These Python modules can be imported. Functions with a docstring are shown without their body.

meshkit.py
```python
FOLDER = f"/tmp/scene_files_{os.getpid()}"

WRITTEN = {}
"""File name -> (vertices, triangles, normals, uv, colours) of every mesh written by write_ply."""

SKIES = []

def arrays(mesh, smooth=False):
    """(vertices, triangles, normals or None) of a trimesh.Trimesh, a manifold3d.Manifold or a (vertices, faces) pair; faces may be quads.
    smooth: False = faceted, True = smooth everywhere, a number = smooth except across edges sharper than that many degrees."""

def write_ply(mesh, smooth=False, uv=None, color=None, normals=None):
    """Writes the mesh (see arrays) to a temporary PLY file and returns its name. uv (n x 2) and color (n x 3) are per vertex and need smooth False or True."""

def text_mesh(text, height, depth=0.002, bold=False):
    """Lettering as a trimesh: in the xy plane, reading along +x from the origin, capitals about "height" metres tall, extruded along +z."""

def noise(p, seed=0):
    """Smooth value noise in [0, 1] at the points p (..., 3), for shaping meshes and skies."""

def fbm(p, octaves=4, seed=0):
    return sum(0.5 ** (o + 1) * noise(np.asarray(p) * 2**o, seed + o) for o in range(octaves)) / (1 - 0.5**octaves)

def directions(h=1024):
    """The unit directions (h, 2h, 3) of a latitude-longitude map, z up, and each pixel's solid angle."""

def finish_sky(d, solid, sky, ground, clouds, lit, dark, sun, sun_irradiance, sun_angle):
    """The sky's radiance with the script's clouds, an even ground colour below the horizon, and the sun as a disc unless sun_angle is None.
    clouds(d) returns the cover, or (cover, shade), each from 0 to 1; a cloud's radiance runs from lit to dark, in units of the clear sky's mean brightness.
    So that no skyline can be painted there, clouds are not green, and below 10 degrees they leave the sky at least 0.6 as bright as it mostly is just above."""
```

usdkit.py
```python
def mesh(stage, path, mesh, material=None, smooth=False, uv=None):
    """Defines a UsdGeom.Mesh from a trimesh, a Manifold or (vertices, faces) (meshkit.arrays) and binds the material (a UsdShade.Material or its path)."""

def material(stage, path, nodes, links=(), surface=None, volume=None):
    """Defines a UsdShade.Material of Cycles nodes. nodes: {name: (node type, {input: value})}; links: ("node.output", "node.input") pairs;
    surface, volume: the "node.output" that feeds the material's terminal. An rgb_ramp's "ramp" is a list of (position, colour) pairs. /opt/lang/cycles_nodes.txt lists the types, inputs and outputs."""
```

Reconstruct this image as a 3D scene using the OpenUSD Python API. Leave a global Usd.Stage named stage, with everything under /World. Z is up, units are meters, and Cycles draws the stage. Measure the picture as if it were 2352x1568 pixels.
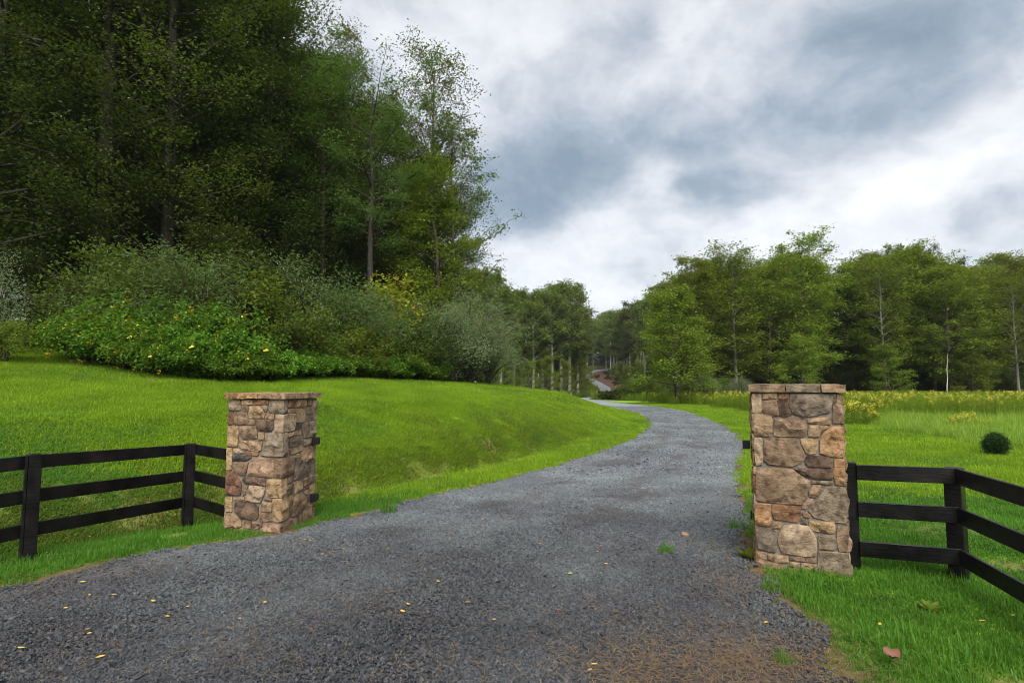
import math, random
import numpy as np
import trimesh
import usdkit, meshkit
from scipy.spatial import cKDTree, Delaunay
from shapely.geometry import Polygon, Point, box as sbox
from scipy.interpolate import PchipInterpolator
from pxr import Usd, UsdGeom, UsdLux, UsdShade, Sdf, Gf, Vt

stage = Usd.Stage.CreateInMemory()
UsdGeom.SetStageUpAxis(stage, 'Z')
UsdGeom.SetStageMetersPerUnit(stage, 1.0)
UsdGeom.Xform.Define(stage, '/World')
UsdGeom.Scope.Define(stage, '/World/Looks')

# ------------------------------------------------------------------ camera, sky, light
EYE = 1.68
TILT = math.radians(4.25)
FPX = 1300.0                      # focal length in units of a 2352-wide picture
EXPOSURE = 2.3
cam = UsdGeom.Camera.Define(stage, '/World/camera')
cam.CreateHorizontalApertureAttr(36.0)
cam.CreateFocalLengthAttr(36.0 * FPX / 2352)
cam.CreateClippingRangeAttr(Gf.Vec2f(0.05, 5000))
cam.CreateExposureAttr(EXPOSURE)
cam.AddTranslateOp().Set(Gf.Vec3d(0, 0, EYE))
cam.AddRotateXOp().Set(90 + math.degrees(TILT))

SUN_EL, SUN_AZ = math.radians(48), math.radians(176)     # azimuth from +y clockwise towards +x: behind the camera, a little to the left
SUN_INTENSITY, SUN_ANGLE = 0.4, 50
SKY_STRENGTH, CLOUD = 0.1, 2.2
sun = UsdLux.DistantLight.Define(stage, '/World/sun')
sun.CreateIntensityAttr(SUN_INTENSITY); sun.CreateAngleAttr(SUN_ANGLE); sun.CreateNormalizeAttr(True)
sun.CreateColorAttr(Gf.Vec3f(1.0, 0.97, 0.92))
to_sun = np.array([math.sin(SUN_AZ) * math.cos(SUN_EL), math.cos(SUN_AZ) * math.cos(SUN_EL), math.sin(SUN_EL)])
sun.AddTransformOp().Set(Gf.Matrix4d().SetLookAt(Gf.Vec3d(0, 0, 0), Gf.Vec3d(*(-to_sun)), Gf.Vec3d(0, 1, 0)).GetInverse())


def ray(px, py):
    u, v = (px - 1176) / FPX, (784 - py) / FPX
    d = np.array([u, math.cos(TILT) - v * math.sin(TILT), math.sin(TILT) + v * math.cos(TILT)])
    return d / d[1]


def build_sky():
    nodes = {'tc': ('texture_coordinate', {}), 'xyz': ('separate_xyz', {}),
             'sky': ('sky_texture', {'sky_type': 'single_scattering', 'sun_disc': False, 'sun_elevation': SUN_EL, 'sun_rotation': SUN_AZ}),
             'ym': ('math', {'math_type': 'maximum', 'value2': 0.12}), 'a': ('math', {'math_type': 'divide'}), 'b': ('math', {'math_type': 'divide'}),
             'ab': ('combine_xyz', {'z': 0.0}),
             'zp': ('math', {'math_type': 'maximum', 'value2': 0.0}), 'zz': ('math', {'math_type': 'add', 'value2': 0.55}),
             'cx': ('math', {'math_type': 'divide'}), 'cy': ('math', {'math_type': 'divide'}), 'cv': ('combine_xyz', {'z': 0.0}),
             'n1': ('noise_texture', {'scale': 2.0, 'detail': 8, 'roughness': 0.5, 'distortion': 0.35}),
             'n2': ('noise_texture', {'scale': 5.0, 'detail': 9, 'roughness': 0.58, 'distortion': 0.25}),
             'wn': ('noise_texture', {'scale': 4.5, 'detail': 5, 'roughness': 0.55}),
             'ws': ('vector_math', {'math_type': 'subtract', 'vector2': (.5, .5, .5)}),
             'wm': ('vector_math', {'math_type': 'multiply_add', 'vector2': (.26, .15, 0)}),
             'ramp': ('rgb_ramp', {'ramp': [(0, (.245, .31, .385)), (.22, (.345, .41, .48)), (.46, (.535, .575, .63)), (.72, (.75, .775, .81)), (1, (.93, .935, .945))]}),
             'sc': ('vector_math', {'math_type': 'scale', 'scale': CLOUD}),
             'mix': ('mix_color', {'fac': 0.96}), 'bg': ('background_shader', {'strength': SKY_STRENGTH})}
    links = [('tc.generated', 'xyz.vector'), ('xyz.y', 'ym.value1'), ('xyz.x', 'a.value1'), ('ym.value', 'a.value2'), ('xyz.z', 'b.value1'), ('ym.value', 'b.value2'),
             ('a.value', 'ab.x'), ('b.value', 'ab.y'), ('xyz.z', 'zp.value1'), ('zp.value', 'zz.value1'), ('xyz.x', 'cx.value1'), ('zz.value', 'cx.value2'),
             ('xyz.y', 'cy.value1'), ('zz.value', 'cy.value2'), ('cx.value', 'cv.x'), ('cy.value', 'cv.y'), ('cv.vector', 'n1.vector'), ('cv.vector', 'n2.vector'), ('cv.vector', 'wn.vector'),
             ('wn.color', 'ws.vector1'), ('ws.vector', 'wm.vector1'), ('ab.vector', 'wm.vector3')]
    # cloud masses: x, y in the 2352-wide picture's directions, half axes, turn (degrees, rising to the right), weight (minus is darker)
    blobs = [(1230, 400, 300, 230, 0, -.46), (1480, 300, 520, 170, 12, -.24), (1900, 280, 640, 140, 17, -.26), (1690, 440, 300, 85, 6, -.40), (1240, 490, 150, 110, 0, -.12),
             (2080, 70, 560, 140, 14, -.24), (1500, 395, 120, 110, 48, .26), (1100, 190, 340, 130, 30, .06), (1570, 70, 120, 150, -30, .22), (1180, 170, 180, 50, 40, .12), (1400, 120, 500, 120, 20, -.10),
             (2150, 410, 560, 120, 14, .28), (1750, 560, 900, 160, 6, .20), (2300, 480, 240, 80, 10, -.20), (1250, 640, 500, 140, 0, .06), (860, 60, 360, 160, 0, .02), (2330, 215, 260, 80, 25, .14), (1900, 150, 240, 70, 18, .10)]
    prev = 'base'
    nodes['base'] = ('math', {'math_type': 'multiply_add', 'value2': 1.0, 'value3': 0.10})
    links.append(('n1.fac', 'base.value1'))
    nodes['fine'] = ('math', {'math_type': 'multiply_add', 'value2': 1.25})
    links += [('n2.fac', 'fine.value1')]
    nodes['shift'] = ('math', {'math_type': 'add', 'value2': -0.765})
    links += [('base.value', 'fine.value3'), ('fine.value', 'shift.value1')]
    nodes['n3'] = ('noise_texture', {'scale': 15.0, 'detail': 7, 'roughness': .62, 'distortion': .9})
    nodes['wisp'] = ('math', {'math_type': 'multiply_add', 'value2': .36})
    links += [('cv.vector', 'n3.vector'), ('n3.fac', 'wisp.value1'), ('shift.value', 'wisp.value3')]
    prev = 'wisp'
    for i, (px, py, rx, ry, ang, w) in enumerate(blobs):
        d = ray(px, py)
        nodes[f'm{i}'] = ('mapping', {'mapping_type': 'texture', 'location': (d[0], d[2], 0), 'rotation': (0, 0, math.radians(ang)), 'scale': (rx / FPX, ry / FPX, 1)})
        nodes[f'g{i}'] = ('gradient_texture', {'gradient_type': 'spherical'})
        nodes[f's{i}'] = ('map_range', {'range_type': 'smootherstep', 'clamp': True})
        nodes[f'w{i}'] = ('math', {'math_type': 'multiply_add', 'value2': w})
        links += [('wm.vector', f'm{i}.vector'), (f'm{i}.vector', f'g{i}.vector'), (f'g{i}.fac', f's{i}.value'), (f's{i}.result', f'w{i}.value1'), (f'{prev}.value', f'w{i}.value3')]
        prev = f'w{i}'
    links += [(f'{prev}.value', 'ramp.fac'), ('ramp.color', 'sc.vector1'), ('sky.color', 'mix.a'), ('sc.vector', 'mix.b'), ('mix.result', 'bg.color')]
    m = usdkit.material(stage, '/World/Looks/overcast_sky', nodes, links, surface='bg.background')
    dome = UsdLux.DomeLight.Define(stage, '/World/sky')
    UsdShade.MaterialBindingAPI.Apply(dome.GetPrim()).Bind(m)
    dome.GetPrim().SetCustomDataByKey('kind', 'structure')
    dome.GetPrim().SetCustomDataByKey('label', 'overcast sky of grey and white rolling clouds')


build_sky()

# ------------------------------------------------------------------ helpers
taken = {}


def path_for(name, parent=None):
    base = str(parent.GetPath()) if parent is not None else '/World'
    k = taken.get((base, name), 0)
    taken[(base, name)] = k + 1
    return f'{base}/{name}' + (f'_{k:03d}' if k else '')


def tag(p, label=None, category=None, group=None, kind=None):
    for k, v in (('label', label), ('category', category), ('group', group), ('kind', kind)):
        if v:
            p.SetCustomDataByKey(k, v)
    return p


def obj(name, mesh, mat, parent=None, smooth=False):
    return usdkit.mesh(stage, path_for(name, parent), mesh, mat, smooth).GetPrim()


def thing(name, label, category, loc=(0, 0, 0), rz=0.0, scale=None, group=None, tilt=None):
    x = UsdGeom.Xform.Define(stage, path_for(name))
    x.AddTranslateOp().Set(Gf.Vec3d(*map(float, loc)))
    x.AddRotateZOp().Set(float(rz))
    if tilt:
        x.AddRotateXOp().Set(float(tilt))
    if scale is not None:
        x.AddScaleOp().Set(Gf.Vec3f(*(map(float, scale) if np.ndim(scale) else (float(scale),) * 3)))
    return tag(x.GetPrim(), label, category, group)


def model(name):
    """A class prim: the parts of a kind of plant, referenced by every plant of that kind."""
    return stage.CreateClassPrim(path_for(name))


def copy_of(cls, *a, **k):
    p = thing(*a, **k)
    p.GetReferences().AddInternalReference(cls.GetPath())
    p.SetInstanceable(True)
    return p


def cat(parts):
    n, V, F = 0, [], []
    for v, f in parts:
        V.append(np.asarray(v, float)); F.append(np.asarray(f) + n); n += len(v)
    return np.vstack(V), np.vstack(F)


def box(x0, x1, y0, y1, z0, z1, bevel=0.006):
    """A box with chamfered edges."""
    pts = []
    for sx, x in ((1, x0), (-1, x1)):
        for sy, y in ((1, y0), (-1, y1)):
            for sz, z in ((1, z0), (-1, z1)):
                b = bevel
                pts += [(x, y + sy * b, z + sz * b), (x + sx * b, y, z + sz * b), (x + sx * b, y + sy * b, z)]
    h = trimesh.convex.convex_hull(np.array(pts))
    return np.array(h.vertices), np.array(h.faces)


def tube(points, radii, sides=6):
    p = np.asarray(points, float)
    t = np.gradient(p, axis=0)
    t /= np.linalg.norm(t, axis=1, keepdims=True) + 1e-12
    ref = np.where(np.abs(t[:, 2:]) < 0.9, [0, 0, 1.0], [1.0, 0, 0])
    a = np.cross(t, ref); a /= np.linalg.norm(a, axis=1, keepdims=True) + 1e-12
    b, ang = np.cross(t, a), np.arange(sides) * 2 * np.pi / sides
    v = p[:, None] + np.broadcast_to(radii, (len(p),))[:, None, None] * (np.cos(ang)[None, :, None] * a[:, None] + np.sin(ang)[None, :, None] * b[:, None])
    i, j = np.meshgrid(np.arange(len(p) - 1), np.arange(sides), indexing='ij')
    q = np.stack([i * sides + j, i * sides + (j + 1) % sides, (i + 1) * sides + (j + 1) % sides, (i + 1) * sides + j], -1).reshape(-1, 4)
    return v.reshape(-1, 3), np.vstack([q[:, [0, 1, 2]], q[:, [0, 2, 3]]])


def material(name, nodes, links, surface):
    return usdkit.material(stage, f'/World/Looks/{name}', nodes, links, surface=surface)


def smoothstep(a, b, x):
    t = np.clip((np.asarray(x, float) - a) / (b - a), 0, 1)
    return t * t * (3 - 2 * t)


# ------------------------------------------------------------------ terrain
def base_height(x, y):
    x, y = np.asarray(x, float), np.asarray(y, float)
    cross = 0.013 * (np.clip(x, -5.2, 1.6) - 1.5) * (1 - smoothstep(7, 20, y))
    far = PchipInterpolator([-300, 38, 60, 90, 120, 150, 200, 240, 320, 500, 900], [0, 0, -.2, -.8, -1.2, .2, 4.1, 7.8, 14, 26, 40])(np.clip(y, -300, 900))
    return cross + far


def on_base(px, py):
    d, t = ray(px, py), np.geomspace(2, 420, 2500)
    gap = EYE + d[2] * t - base_height(d[0] * t, t)
    k = int(np.argmax(gap <= 0))
    t0 = t[k - 1] + (t[k] - t[k - 1]) * gap[k - 1] / max(gap[k - 1] - gap[k], 1e-9)
    return np.array([d[0] * t0, t0])


left_px = [(0, 1352), (130, 1318), (250, 1290), (380, 1266), (500, 1247), (610, 1235), (725, 1207), (840, 1180), (950, 1150), (1080, 1120), (1200, 1092), (1310, 1061), (1400, 1032), (1462, 1004), (1490, 983)]
right_px = [(1985, 1568), (1850, 1420), (1740, 1300), (1715, 1200), (1695, 1120), (1698, 1060), (1707, 1018)]
left_edge = [(-40, -4.5), (-14, -3.2), (-8, 0.2), (-5.6, 3.0)] + [tuple(on_base(*p)) for p in left_px] + [(6.15, 25.5), (7.0, 32), (7.1, 40), (6.9, 50), (7.2, 62), (9.2, 90), (14.0, 116)]
right_edge = [(30, -9.5), (8, -6.0), (3.2, -1.5), (2.1, 1.5)] + [tuple(on_base(*p)) for p in right_px] + [(8.3, 22.5), (9.5, 28.4), (10.4, 34), (10.6, 41), (10.2, 51), (10.4, 62), (12.2, 90), (18.5, 116)]
far_left = [(14.0, 116)] + [tuple(on_base(*p)) for p in ((1376, 899), (1374, 889), (1354, 877), (1342.5, 867), (1342, 860), (1350, 854), (1368, 849.5), (1400, 846.5))]
far_right = [(18.5, 116)] + [tuple(on_base(*p)) for p in ((1403, 898), (1398, 888), (1376, 876), (1357, 868), (1355, 862), (1361, 857), (1376, 852.5), (1402, 849.5))]


def dense(points, n):
    p = np.array(points, float)
    s = np.r_[0, np.cumsum(np.linalg.norm(np.diff(p, axis=0), axis=1))]
    return PchipInterpolator(s, p, axis=0)(np.linspace(0, s[-1], n))


L_line = dense(left_edge, 1500)
R_line = dense(right_edge, 1500)
FL_line, FR_line = dense(far_left, 160), dense(far_right, 160)
L_full, R_full = np.vstack([L_line, FL_line[1:]]), np.vstack([R_line, FR_line[1:]])


def signed(line, pts):
    """Distance to a line of points, positive to its left."""
    t = cKDTree(line)
    d, i = t.query(pts)
    tan = np.gradient(line, axis=0)[i]
    rel = pts - line[i]
    return d * np.where(tan[:, 0] * rel[:, 1] - tan[:, 1] * rel[:, 0] >= 0, 1, -1)


def edge_distances(x, y):
    pts = np.stack([np.ravel(x), np.ravel(y)], 1).astype(float)
    return signed(L_full, pts).reshape(np.shape(x)), -signed(R_full, pts).reshape(np.shape(x))


def height(x, y):
    x, y = np.asarray(x, float), np.asarray(y, float)
    shape = np.broadcast(x, y).shape
    x, y = np.broadcast_to(x, shape), np.broadcast_to(y, shape)
    dl, dr = edge_distances(x, y)
    h = base_height(x, y)
    # the mown bank on the left: verge, ditch, steep foot, gentle back
    d = np.maximum(dl, 0)
    near = smoothstep(3.0, 5.5, y) * (1 - smoothstep(13, 21, y))
    start = 2.1 - 1.3 * smoothstep(11, 20, y)
    ramp = 0.34 * (np.clip(d - start, 0, 3.4) - .0) + 0.125 * np.clip(d - start - 3.4, 0, 13)
    ramp = ramp * smoothstep(0, 1.2, d - start + .25)
    amp = smoothstep(2.5, 8.0, y) * (1 - smoothstep(29, 56, y))
    bank = amp * ramp
    ditch = -0.30 * near * np.exp(-((d - 1.95) / .62) ** 2)
    h = h + np.where(dl > 0, bank + ditch, 0)
    # the ground keeps rising into the wood on the left, levelling out
    h = h + np.where(dl > 0, 0.055 * np.clip(d - 17, 0, 60) * smoothstep(6, 20, y) * (1 - smoothstep(60, 110, y)), 0)
    # the hillside under the wood on the right
    h = h + 0.145 * np.clip((x - 18) * .45 + (y - 66) * .9 - 18, 0, 90) * smoothstep(0, 20, x - 10 - .18 * np.maximum(y - 45, 0)) * (1 - smoothstep(150, 260, y))
    rough = .10 * (meshkit.fbm(np.stack([x * .35, y * .35, x * 0], -1), 3, 5) - .5) * smoothstep(.3, 3, np.maximum(dl, dr))
    return h + rough


def spread(fine0, fine1, step, lo, hi, grow):
    a = list(np.arange(fine0, fine1 + 1e-6, step))
    s = step
    while a[-1] < hi:
        s *= grow; a.append(min(a[-1] + s, hi))
    s, b = step, [a[0]]
    while b[-1] > lo:
        s *= grow; b.append(max(b[-1] - s, lo))
    return np.array(b[:0:-1] + a)


def ground_at(px, py, start=3.0, stop=400.0):
    """Where the sight line of a place in the photograph meets the ground."""
    d = ray(px, py)
    t = np.geomspace(start, stop, 1500)
    gap = EYE + d[2] * t - height(d[0] * t, t)
    k = int(np.argmax(gap <= 0)) if (gap <= 0).any() else len(t) - 1
    t0 = t[k] if k == 0 else t[k - 1] + (t[k] - t[k - 1]) * gap[k - 1] / max(gap[k - 1] - gap[k], 1e-9)
    return np.array([d[0] * t0, t0, float(height(d[0] * t0, t0))])


def place(px, Y):
    x = (px - 1176) / FPX * Y
    return np.array([x, Y, float(height(np.array([x]), np.array([Y]))[0])])


def normals(x, y, e=.12):
    n = np.stack([-(height(x + e, y) - height(x - e, y)) / (2 * e), -(height(x, y + e) - height(x, y - e)) / (2 * e), np.ones_like(x)], -1)
    return n / np.linalg.norm(n, axis=1, keepdims=True)


HEDGE = np.array([ground_at(px, py)[:2] for px, py in ((-60, 812), (60, 806), (150, 832), (300, 862), (450, 880), (600, 882), (700, 874), (820, 872), (950, 876), (1060, 882), (1150, 886))])
HEDGE = np.array([[min(a, 60), min(b, 30)] for a, b in HEDGE])

gx = spread(-9, 7.5, .16, -420, 420, 1.10)
gy = np.concatenate([spread(2, 14, .16, -160, 14, 1.12), np.arange(14.35, 46, .38), np.geomspace(46.5, 900, 74)])
GX, GY = np.meshgrid(gx, gy)
GZ = height(GX, GY)
dl, dr = edge_distances(GX, GY)
nx, ny = len(gx), len(gy)
ii, jj = np.meshgrid(np.arange(nx - 1), np.arange(ny - 1))
q = np.stack([jj * nx + ii, jj * nx + ii + 1, (jj + 1) * nx + ii + 1, (jj + 1) * nx + ii], -1).reshape(-1, 4)
gv, gf = np.stack([GX, GY, GZ], -1).reshape(-1, 3), np.vstack([q[:, [0, 1, 2]], q[:, [0, 2, 3]]])


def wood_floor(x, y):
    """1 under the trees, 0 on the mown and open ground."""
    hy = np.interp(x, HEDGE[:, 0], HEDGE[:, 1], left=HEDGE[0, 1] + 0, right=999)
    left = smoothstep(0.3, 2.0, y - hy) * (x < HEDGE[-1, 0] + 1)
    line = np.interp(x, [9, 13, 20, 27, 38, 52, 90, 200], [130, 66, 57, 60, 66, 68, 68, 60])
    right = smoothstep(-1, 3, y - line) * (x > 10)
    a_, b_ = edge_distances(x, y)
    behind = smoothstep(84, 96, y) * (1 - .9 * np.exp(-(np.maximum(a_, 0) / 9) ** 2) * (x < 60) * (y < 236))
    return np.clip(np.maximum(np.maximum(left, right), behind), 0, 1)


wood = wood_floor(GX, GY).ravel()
redness = lambda x, y: np.exp(-(np.maximum(0, -edge_distances(x, y)[0] * 0 + edge_distances(x, y)[1] - 1) / 9) ** 2) * (edge_distances(x, y)[1] > -.5) * smoothstep(128, 150, y) * (1 - smoothstep(225, 250, y))
red = redness(GX, GY).ravel()
def bare(x, y):
    n_ = meshkit.fbm(np.stack([x * 1.5, y * 1.5, np.zeros_like(x)], -1), 3, 17)
    return smoothstep(.56, .68, n_) * (y < 12)


worn = np.clip(np.exp(-((np.maximum(dl, -.5) - 2.5) / .95) ** 2) * smoothstep(4, 6, GY) * (1 - smoothstep(20, 30, GY)) + .9 * bare(GX, GY) * (np.maximum(dl, dr) > 0), 0, 1).ravel()
edge = np.maximum(np.exp(-(dl / .22) ** 2) * (dl > -.6), np.exp(-(dr / .28) ** 2) * (dr > -.6)).ravel()

ground_mat = material('ground_of_grass_and_soil', {
    'geo': ('geometry', {}), 'wood': ('attribute', {'attribute': 'wood'}), 'red': ('attribute', {'attribute': 'red'}), 'worn': ('attribute', {'attribute': 'worn'}), 'edge': ('attribute', {'attribute': 'edge'}),
    'n': ('noise_texture', {'scale': .5, 'detail': 6, 'roughness': .6}), 'n2': ('noise_texture', {'scale': 14, 'detail': 5, 'roughness': .65}), 'n3': ('noise_texture', {'scale': 90, 'detail': 3}),
    'lawn': ('rgb_ramp', {'ramp': [(.3, (.12, .24, .014)), (.5, (.175, .33, .018)), (.7, (.25, .36, .035))]}),
    'blade': ('rgb_ramp', {'ramp': [(.3, (.35, .4, .3)), (.6, (1, 1, 1)), (.8, (1.15, 1.1, .9))]}),
    'mul': ('mix_color', {'blend_type': 'multiply', 'fac': .8}),
    'soil': ('rgb_ramp', {'ramp': [(.3, (.035, .022, .013)), (.7, (.12, .070, .038))]}),
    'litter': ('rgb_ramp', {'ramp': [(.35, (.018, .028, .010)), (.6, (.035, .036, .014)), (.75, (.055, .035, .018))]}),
    'redc': ('rgb_ramp', {'ramp': [(.3, (.028, .015, .010)), (.7, (.085, .042, .030))]}),
    'mw': ('mix_color', {}), 'mr': ('mix_color', {}), 'mo': ('mix_color', {}), 'me': ('mix_color', {}),
    'wt': ('math', {'math_type': 'multiply'}), 'wt2': ('math', {'math_type': 'multiply', 'value2': 1.5, 'use_clamp': True}),
    'bump': ('bump', {'strength': .7, 'distance': .03}), 'p': ('principled_bsdf', {'roughness': .9, 'specular_ior_level': .15})},
    [('geo.position', 'n.vector'), ('geo.position', 'n2.vector'), ('geo.position', 'n3.vector'), ('n.fac', 'lawn.fac'), ('n3.fac', 'blade.fac'), ('lawn.color', 'mul.a'), ('blade.color', 'mul.b'),
     ('n2.fac', 'soil.fac'), ('n2.fac', 'litter.fac'), ('n2.fac', 'redc.fac'), ('worn.fac', 'wt.value1'), ('n2.fac', 'wt.value2'), ('wt.value', 'wt2.value1'),
     ('mul.result', 'mo.a'), ('soil.color', 'mo.b'), ('wt2.value', 'mo.fac'), ('mo.result', 'mw.a'), ('litter.color', 'mw.b'), ('wood.fac', 'mw.fac'),
     ('mw.result', 'mr.a'), ('redc.color', 'mr.b'), ('red.fac', 'mr.fac'), ('mr.result', 'me.a'), ('soil.color', 'me.b'), ('edge.fac', 'me.fac'), ('me.result', 'p.base_color'), ('n2.fac', 'bump.height'), ('bump.normal', 'p.normal')], 'p.BSDF')


def attach(prim, **values):
    for k, v in values.items():
        UsdGeom.PrimvarsAPI(UsdGeom.Mesh(prim)).CreatePrimvar(k, Sdf.ValueTypeNames.FloatArray, 'vertex').Set(Vt.FloatArray.FromNumpy(np.asarray(v, np.float32)))


g = obj('ground', (gv, gf), ground_mat, smooth=True)
attach(g, wood=wood, red=np.clip(red, 0, 1), worn=worn, edge=edge)
tag(g, 'grassy ground rising in a mown bank to the wood', kind='structure')

# ------------------------------------------------------------------ gravel road
TRACKS = (.30, .62)


def road_mesh(Lp, Rp, across, lift):
    s = np.linspace(0, 1, across)
    e = .0
    P = Lp[:, None] * (1 - s)[None, :, None] + Rp[:, None] * s[None, :, None]
    x, y = P[..., 0], P[..., 1]
    z = base_height(x, y) + np.where(height(x, y) > -99, 0, 0)
    z = height(x, y)
    rut = -.018 * (np.exp(-((s - TRACKS[0]) / .07) ** 2) + np.exp(-((s - TRACKS[1]) / .07) ** 2))
    edge_drop = -.05 * (np.exp(-(s / .02) ** 2) + np.exp(-((1 - s) / .02) ** 2))
    z = z + lift + .02 + rut[None] + edge_drop[None]
    n, m = P.shape[:2]
    i, j = np.meshgrid(np.arange(n - 1), np.arange(m - 1), indexing='ij')
    q = np.stack([i * m + j, i * m + j + 1, (i + 1) * m + j + 1, (i + 1) * m + j], -1).reshape(-1, 4)
    return np.stack([x, y, z], -1).reshape(-1, 3), np.vstack([q[:, [0, 1, 2]], q[:, [0, 2, 3]]])


gravel_nodes = {
    'geo': ('geometry', {}), 'v': ('voronoi_texture', {'scale': 75}), 'v2': ('voronoi_texture', {'scale': 75, 'feature': 'distance_to_edge'}),
    'big': ('noise_texture', {'scale': .55, 'detail': 4, 'roughness': .6}), 'bw': ('separate_color', {}),
    'ramp': ('rgb_ramp', {'ramp': [(0, (.050, .053, .058)), (.35, (.132, .144, .150)), (.7, (.240, .262, .262)), (.95, (.34, .36, .352)), (1, (.50, .49, .46))]}),
    'patch': ('rgb_ramp', {'ramp': [(.34, (.72, .71, .76)), (.5, (1, 1.01, 1.03)), (.66, (1.28, 1.36, 1.33))]}),
    'mul': ('mix_color', {'blend_type': 'multiply', 'fac': 1, 'use_clamp': False}), 'bump': ('bump', {'strength': 1, 'distance': .02}),
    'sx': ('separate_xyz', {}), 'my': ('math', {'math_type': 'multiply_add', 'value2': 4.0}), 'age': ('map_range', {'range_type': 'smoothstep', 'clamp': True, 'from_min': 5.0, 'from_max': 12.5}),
    'y_tint': ('rgb_ramp', {'ramp': [(0, (.47, .46, .465)), (.5, (1.02, 1.03, 1.0)), (1, (1.75, 1.80, 1.74))]}), 'mul2': ('mix_color', {'blend_type': 'multiply', 'fac': 1, 'use_clamp': False}),  # stone tint graded along y: darker in front, paler farther up the drive
    'p': ('principled_bsdf', {'roughness': .62, 'specular_ior_level': .45})}
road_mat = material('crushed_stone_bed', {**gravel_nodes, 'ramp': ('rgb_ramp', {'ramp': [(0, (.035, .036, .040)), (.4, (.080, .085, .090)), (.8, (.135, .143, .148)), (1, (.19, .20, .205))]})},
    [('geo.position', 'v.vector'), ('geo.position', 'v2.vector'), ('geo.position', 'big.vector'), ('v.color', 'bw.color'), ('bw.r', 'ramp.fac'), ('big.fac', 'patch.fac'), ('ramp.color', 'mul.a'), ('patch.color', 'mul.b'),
     ('geo.position', 'sx.vector'), ('big.fac', 'my.value1'), ('sx.y', 'my.value3'), ('my.value', 'age.value'), ('age.result', 'y_tint.fac'), ('mul.result', 'mul2.a'), ('y_tint.color', 'mul2.b'), ('mul2.result', 'p.base_color'), ('v2.distance', 'bump.height'), ('bump.normal', 'p.normal')], 'p.BSDF')
nodes = {k: v for k, v in gravel_nodes.items() if k not in ('v', 'v2', 'bw', 'bump')}
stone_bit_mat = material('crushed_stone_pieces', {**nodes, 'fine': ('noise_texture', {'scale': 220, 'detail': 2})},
    [('geo.position', 'big.vector'), ('geo.random_per_island', 'ramp.fac'), ('big.fac', 'patch.fac'), ('ramp.color', 'mul.a'), ('patch.color', 'mul.b'), ('geo.position', 'sx.vector'), ('big.fac', 'my.value1'), ('sx.y', 'my.value3'), ('my.value', 'age.value'), ('age.result', 'y_tint.fac'), ('mul.result', 'mul2.a'), ('y_tint.color', 'mul2.b'), ('mul2.result', 'p.base_color')], 'p.BSDF')
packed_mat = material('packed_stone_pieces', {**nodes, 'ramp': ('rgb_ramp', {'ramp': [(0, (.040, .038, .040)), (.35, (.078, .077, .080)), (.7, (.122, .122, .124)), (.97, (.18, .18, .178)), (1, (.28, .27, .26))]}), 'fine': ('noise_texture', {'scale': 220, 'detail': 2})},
    [('geo.position', 'big.vector'), ('geo.random_per_island', 'ramp.fac'), ('big.fac', 'patch.fac'), ('ramp.color', 'mul.a'), ('patch.color', 'mul.b'), ('geo.position', 'sx.vector'), ('big.fac', 'my.value1'), ('sx.y', 'my.value3'), ('my.value', 'age.value'), ('age.result', 'y_tint.fac'), ('mul.result', 'mul2.a'), ('y_tint.color', 'mul2.b'), ('mul2.result', 'p.base_color')], 'p.BSDF')

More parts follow.
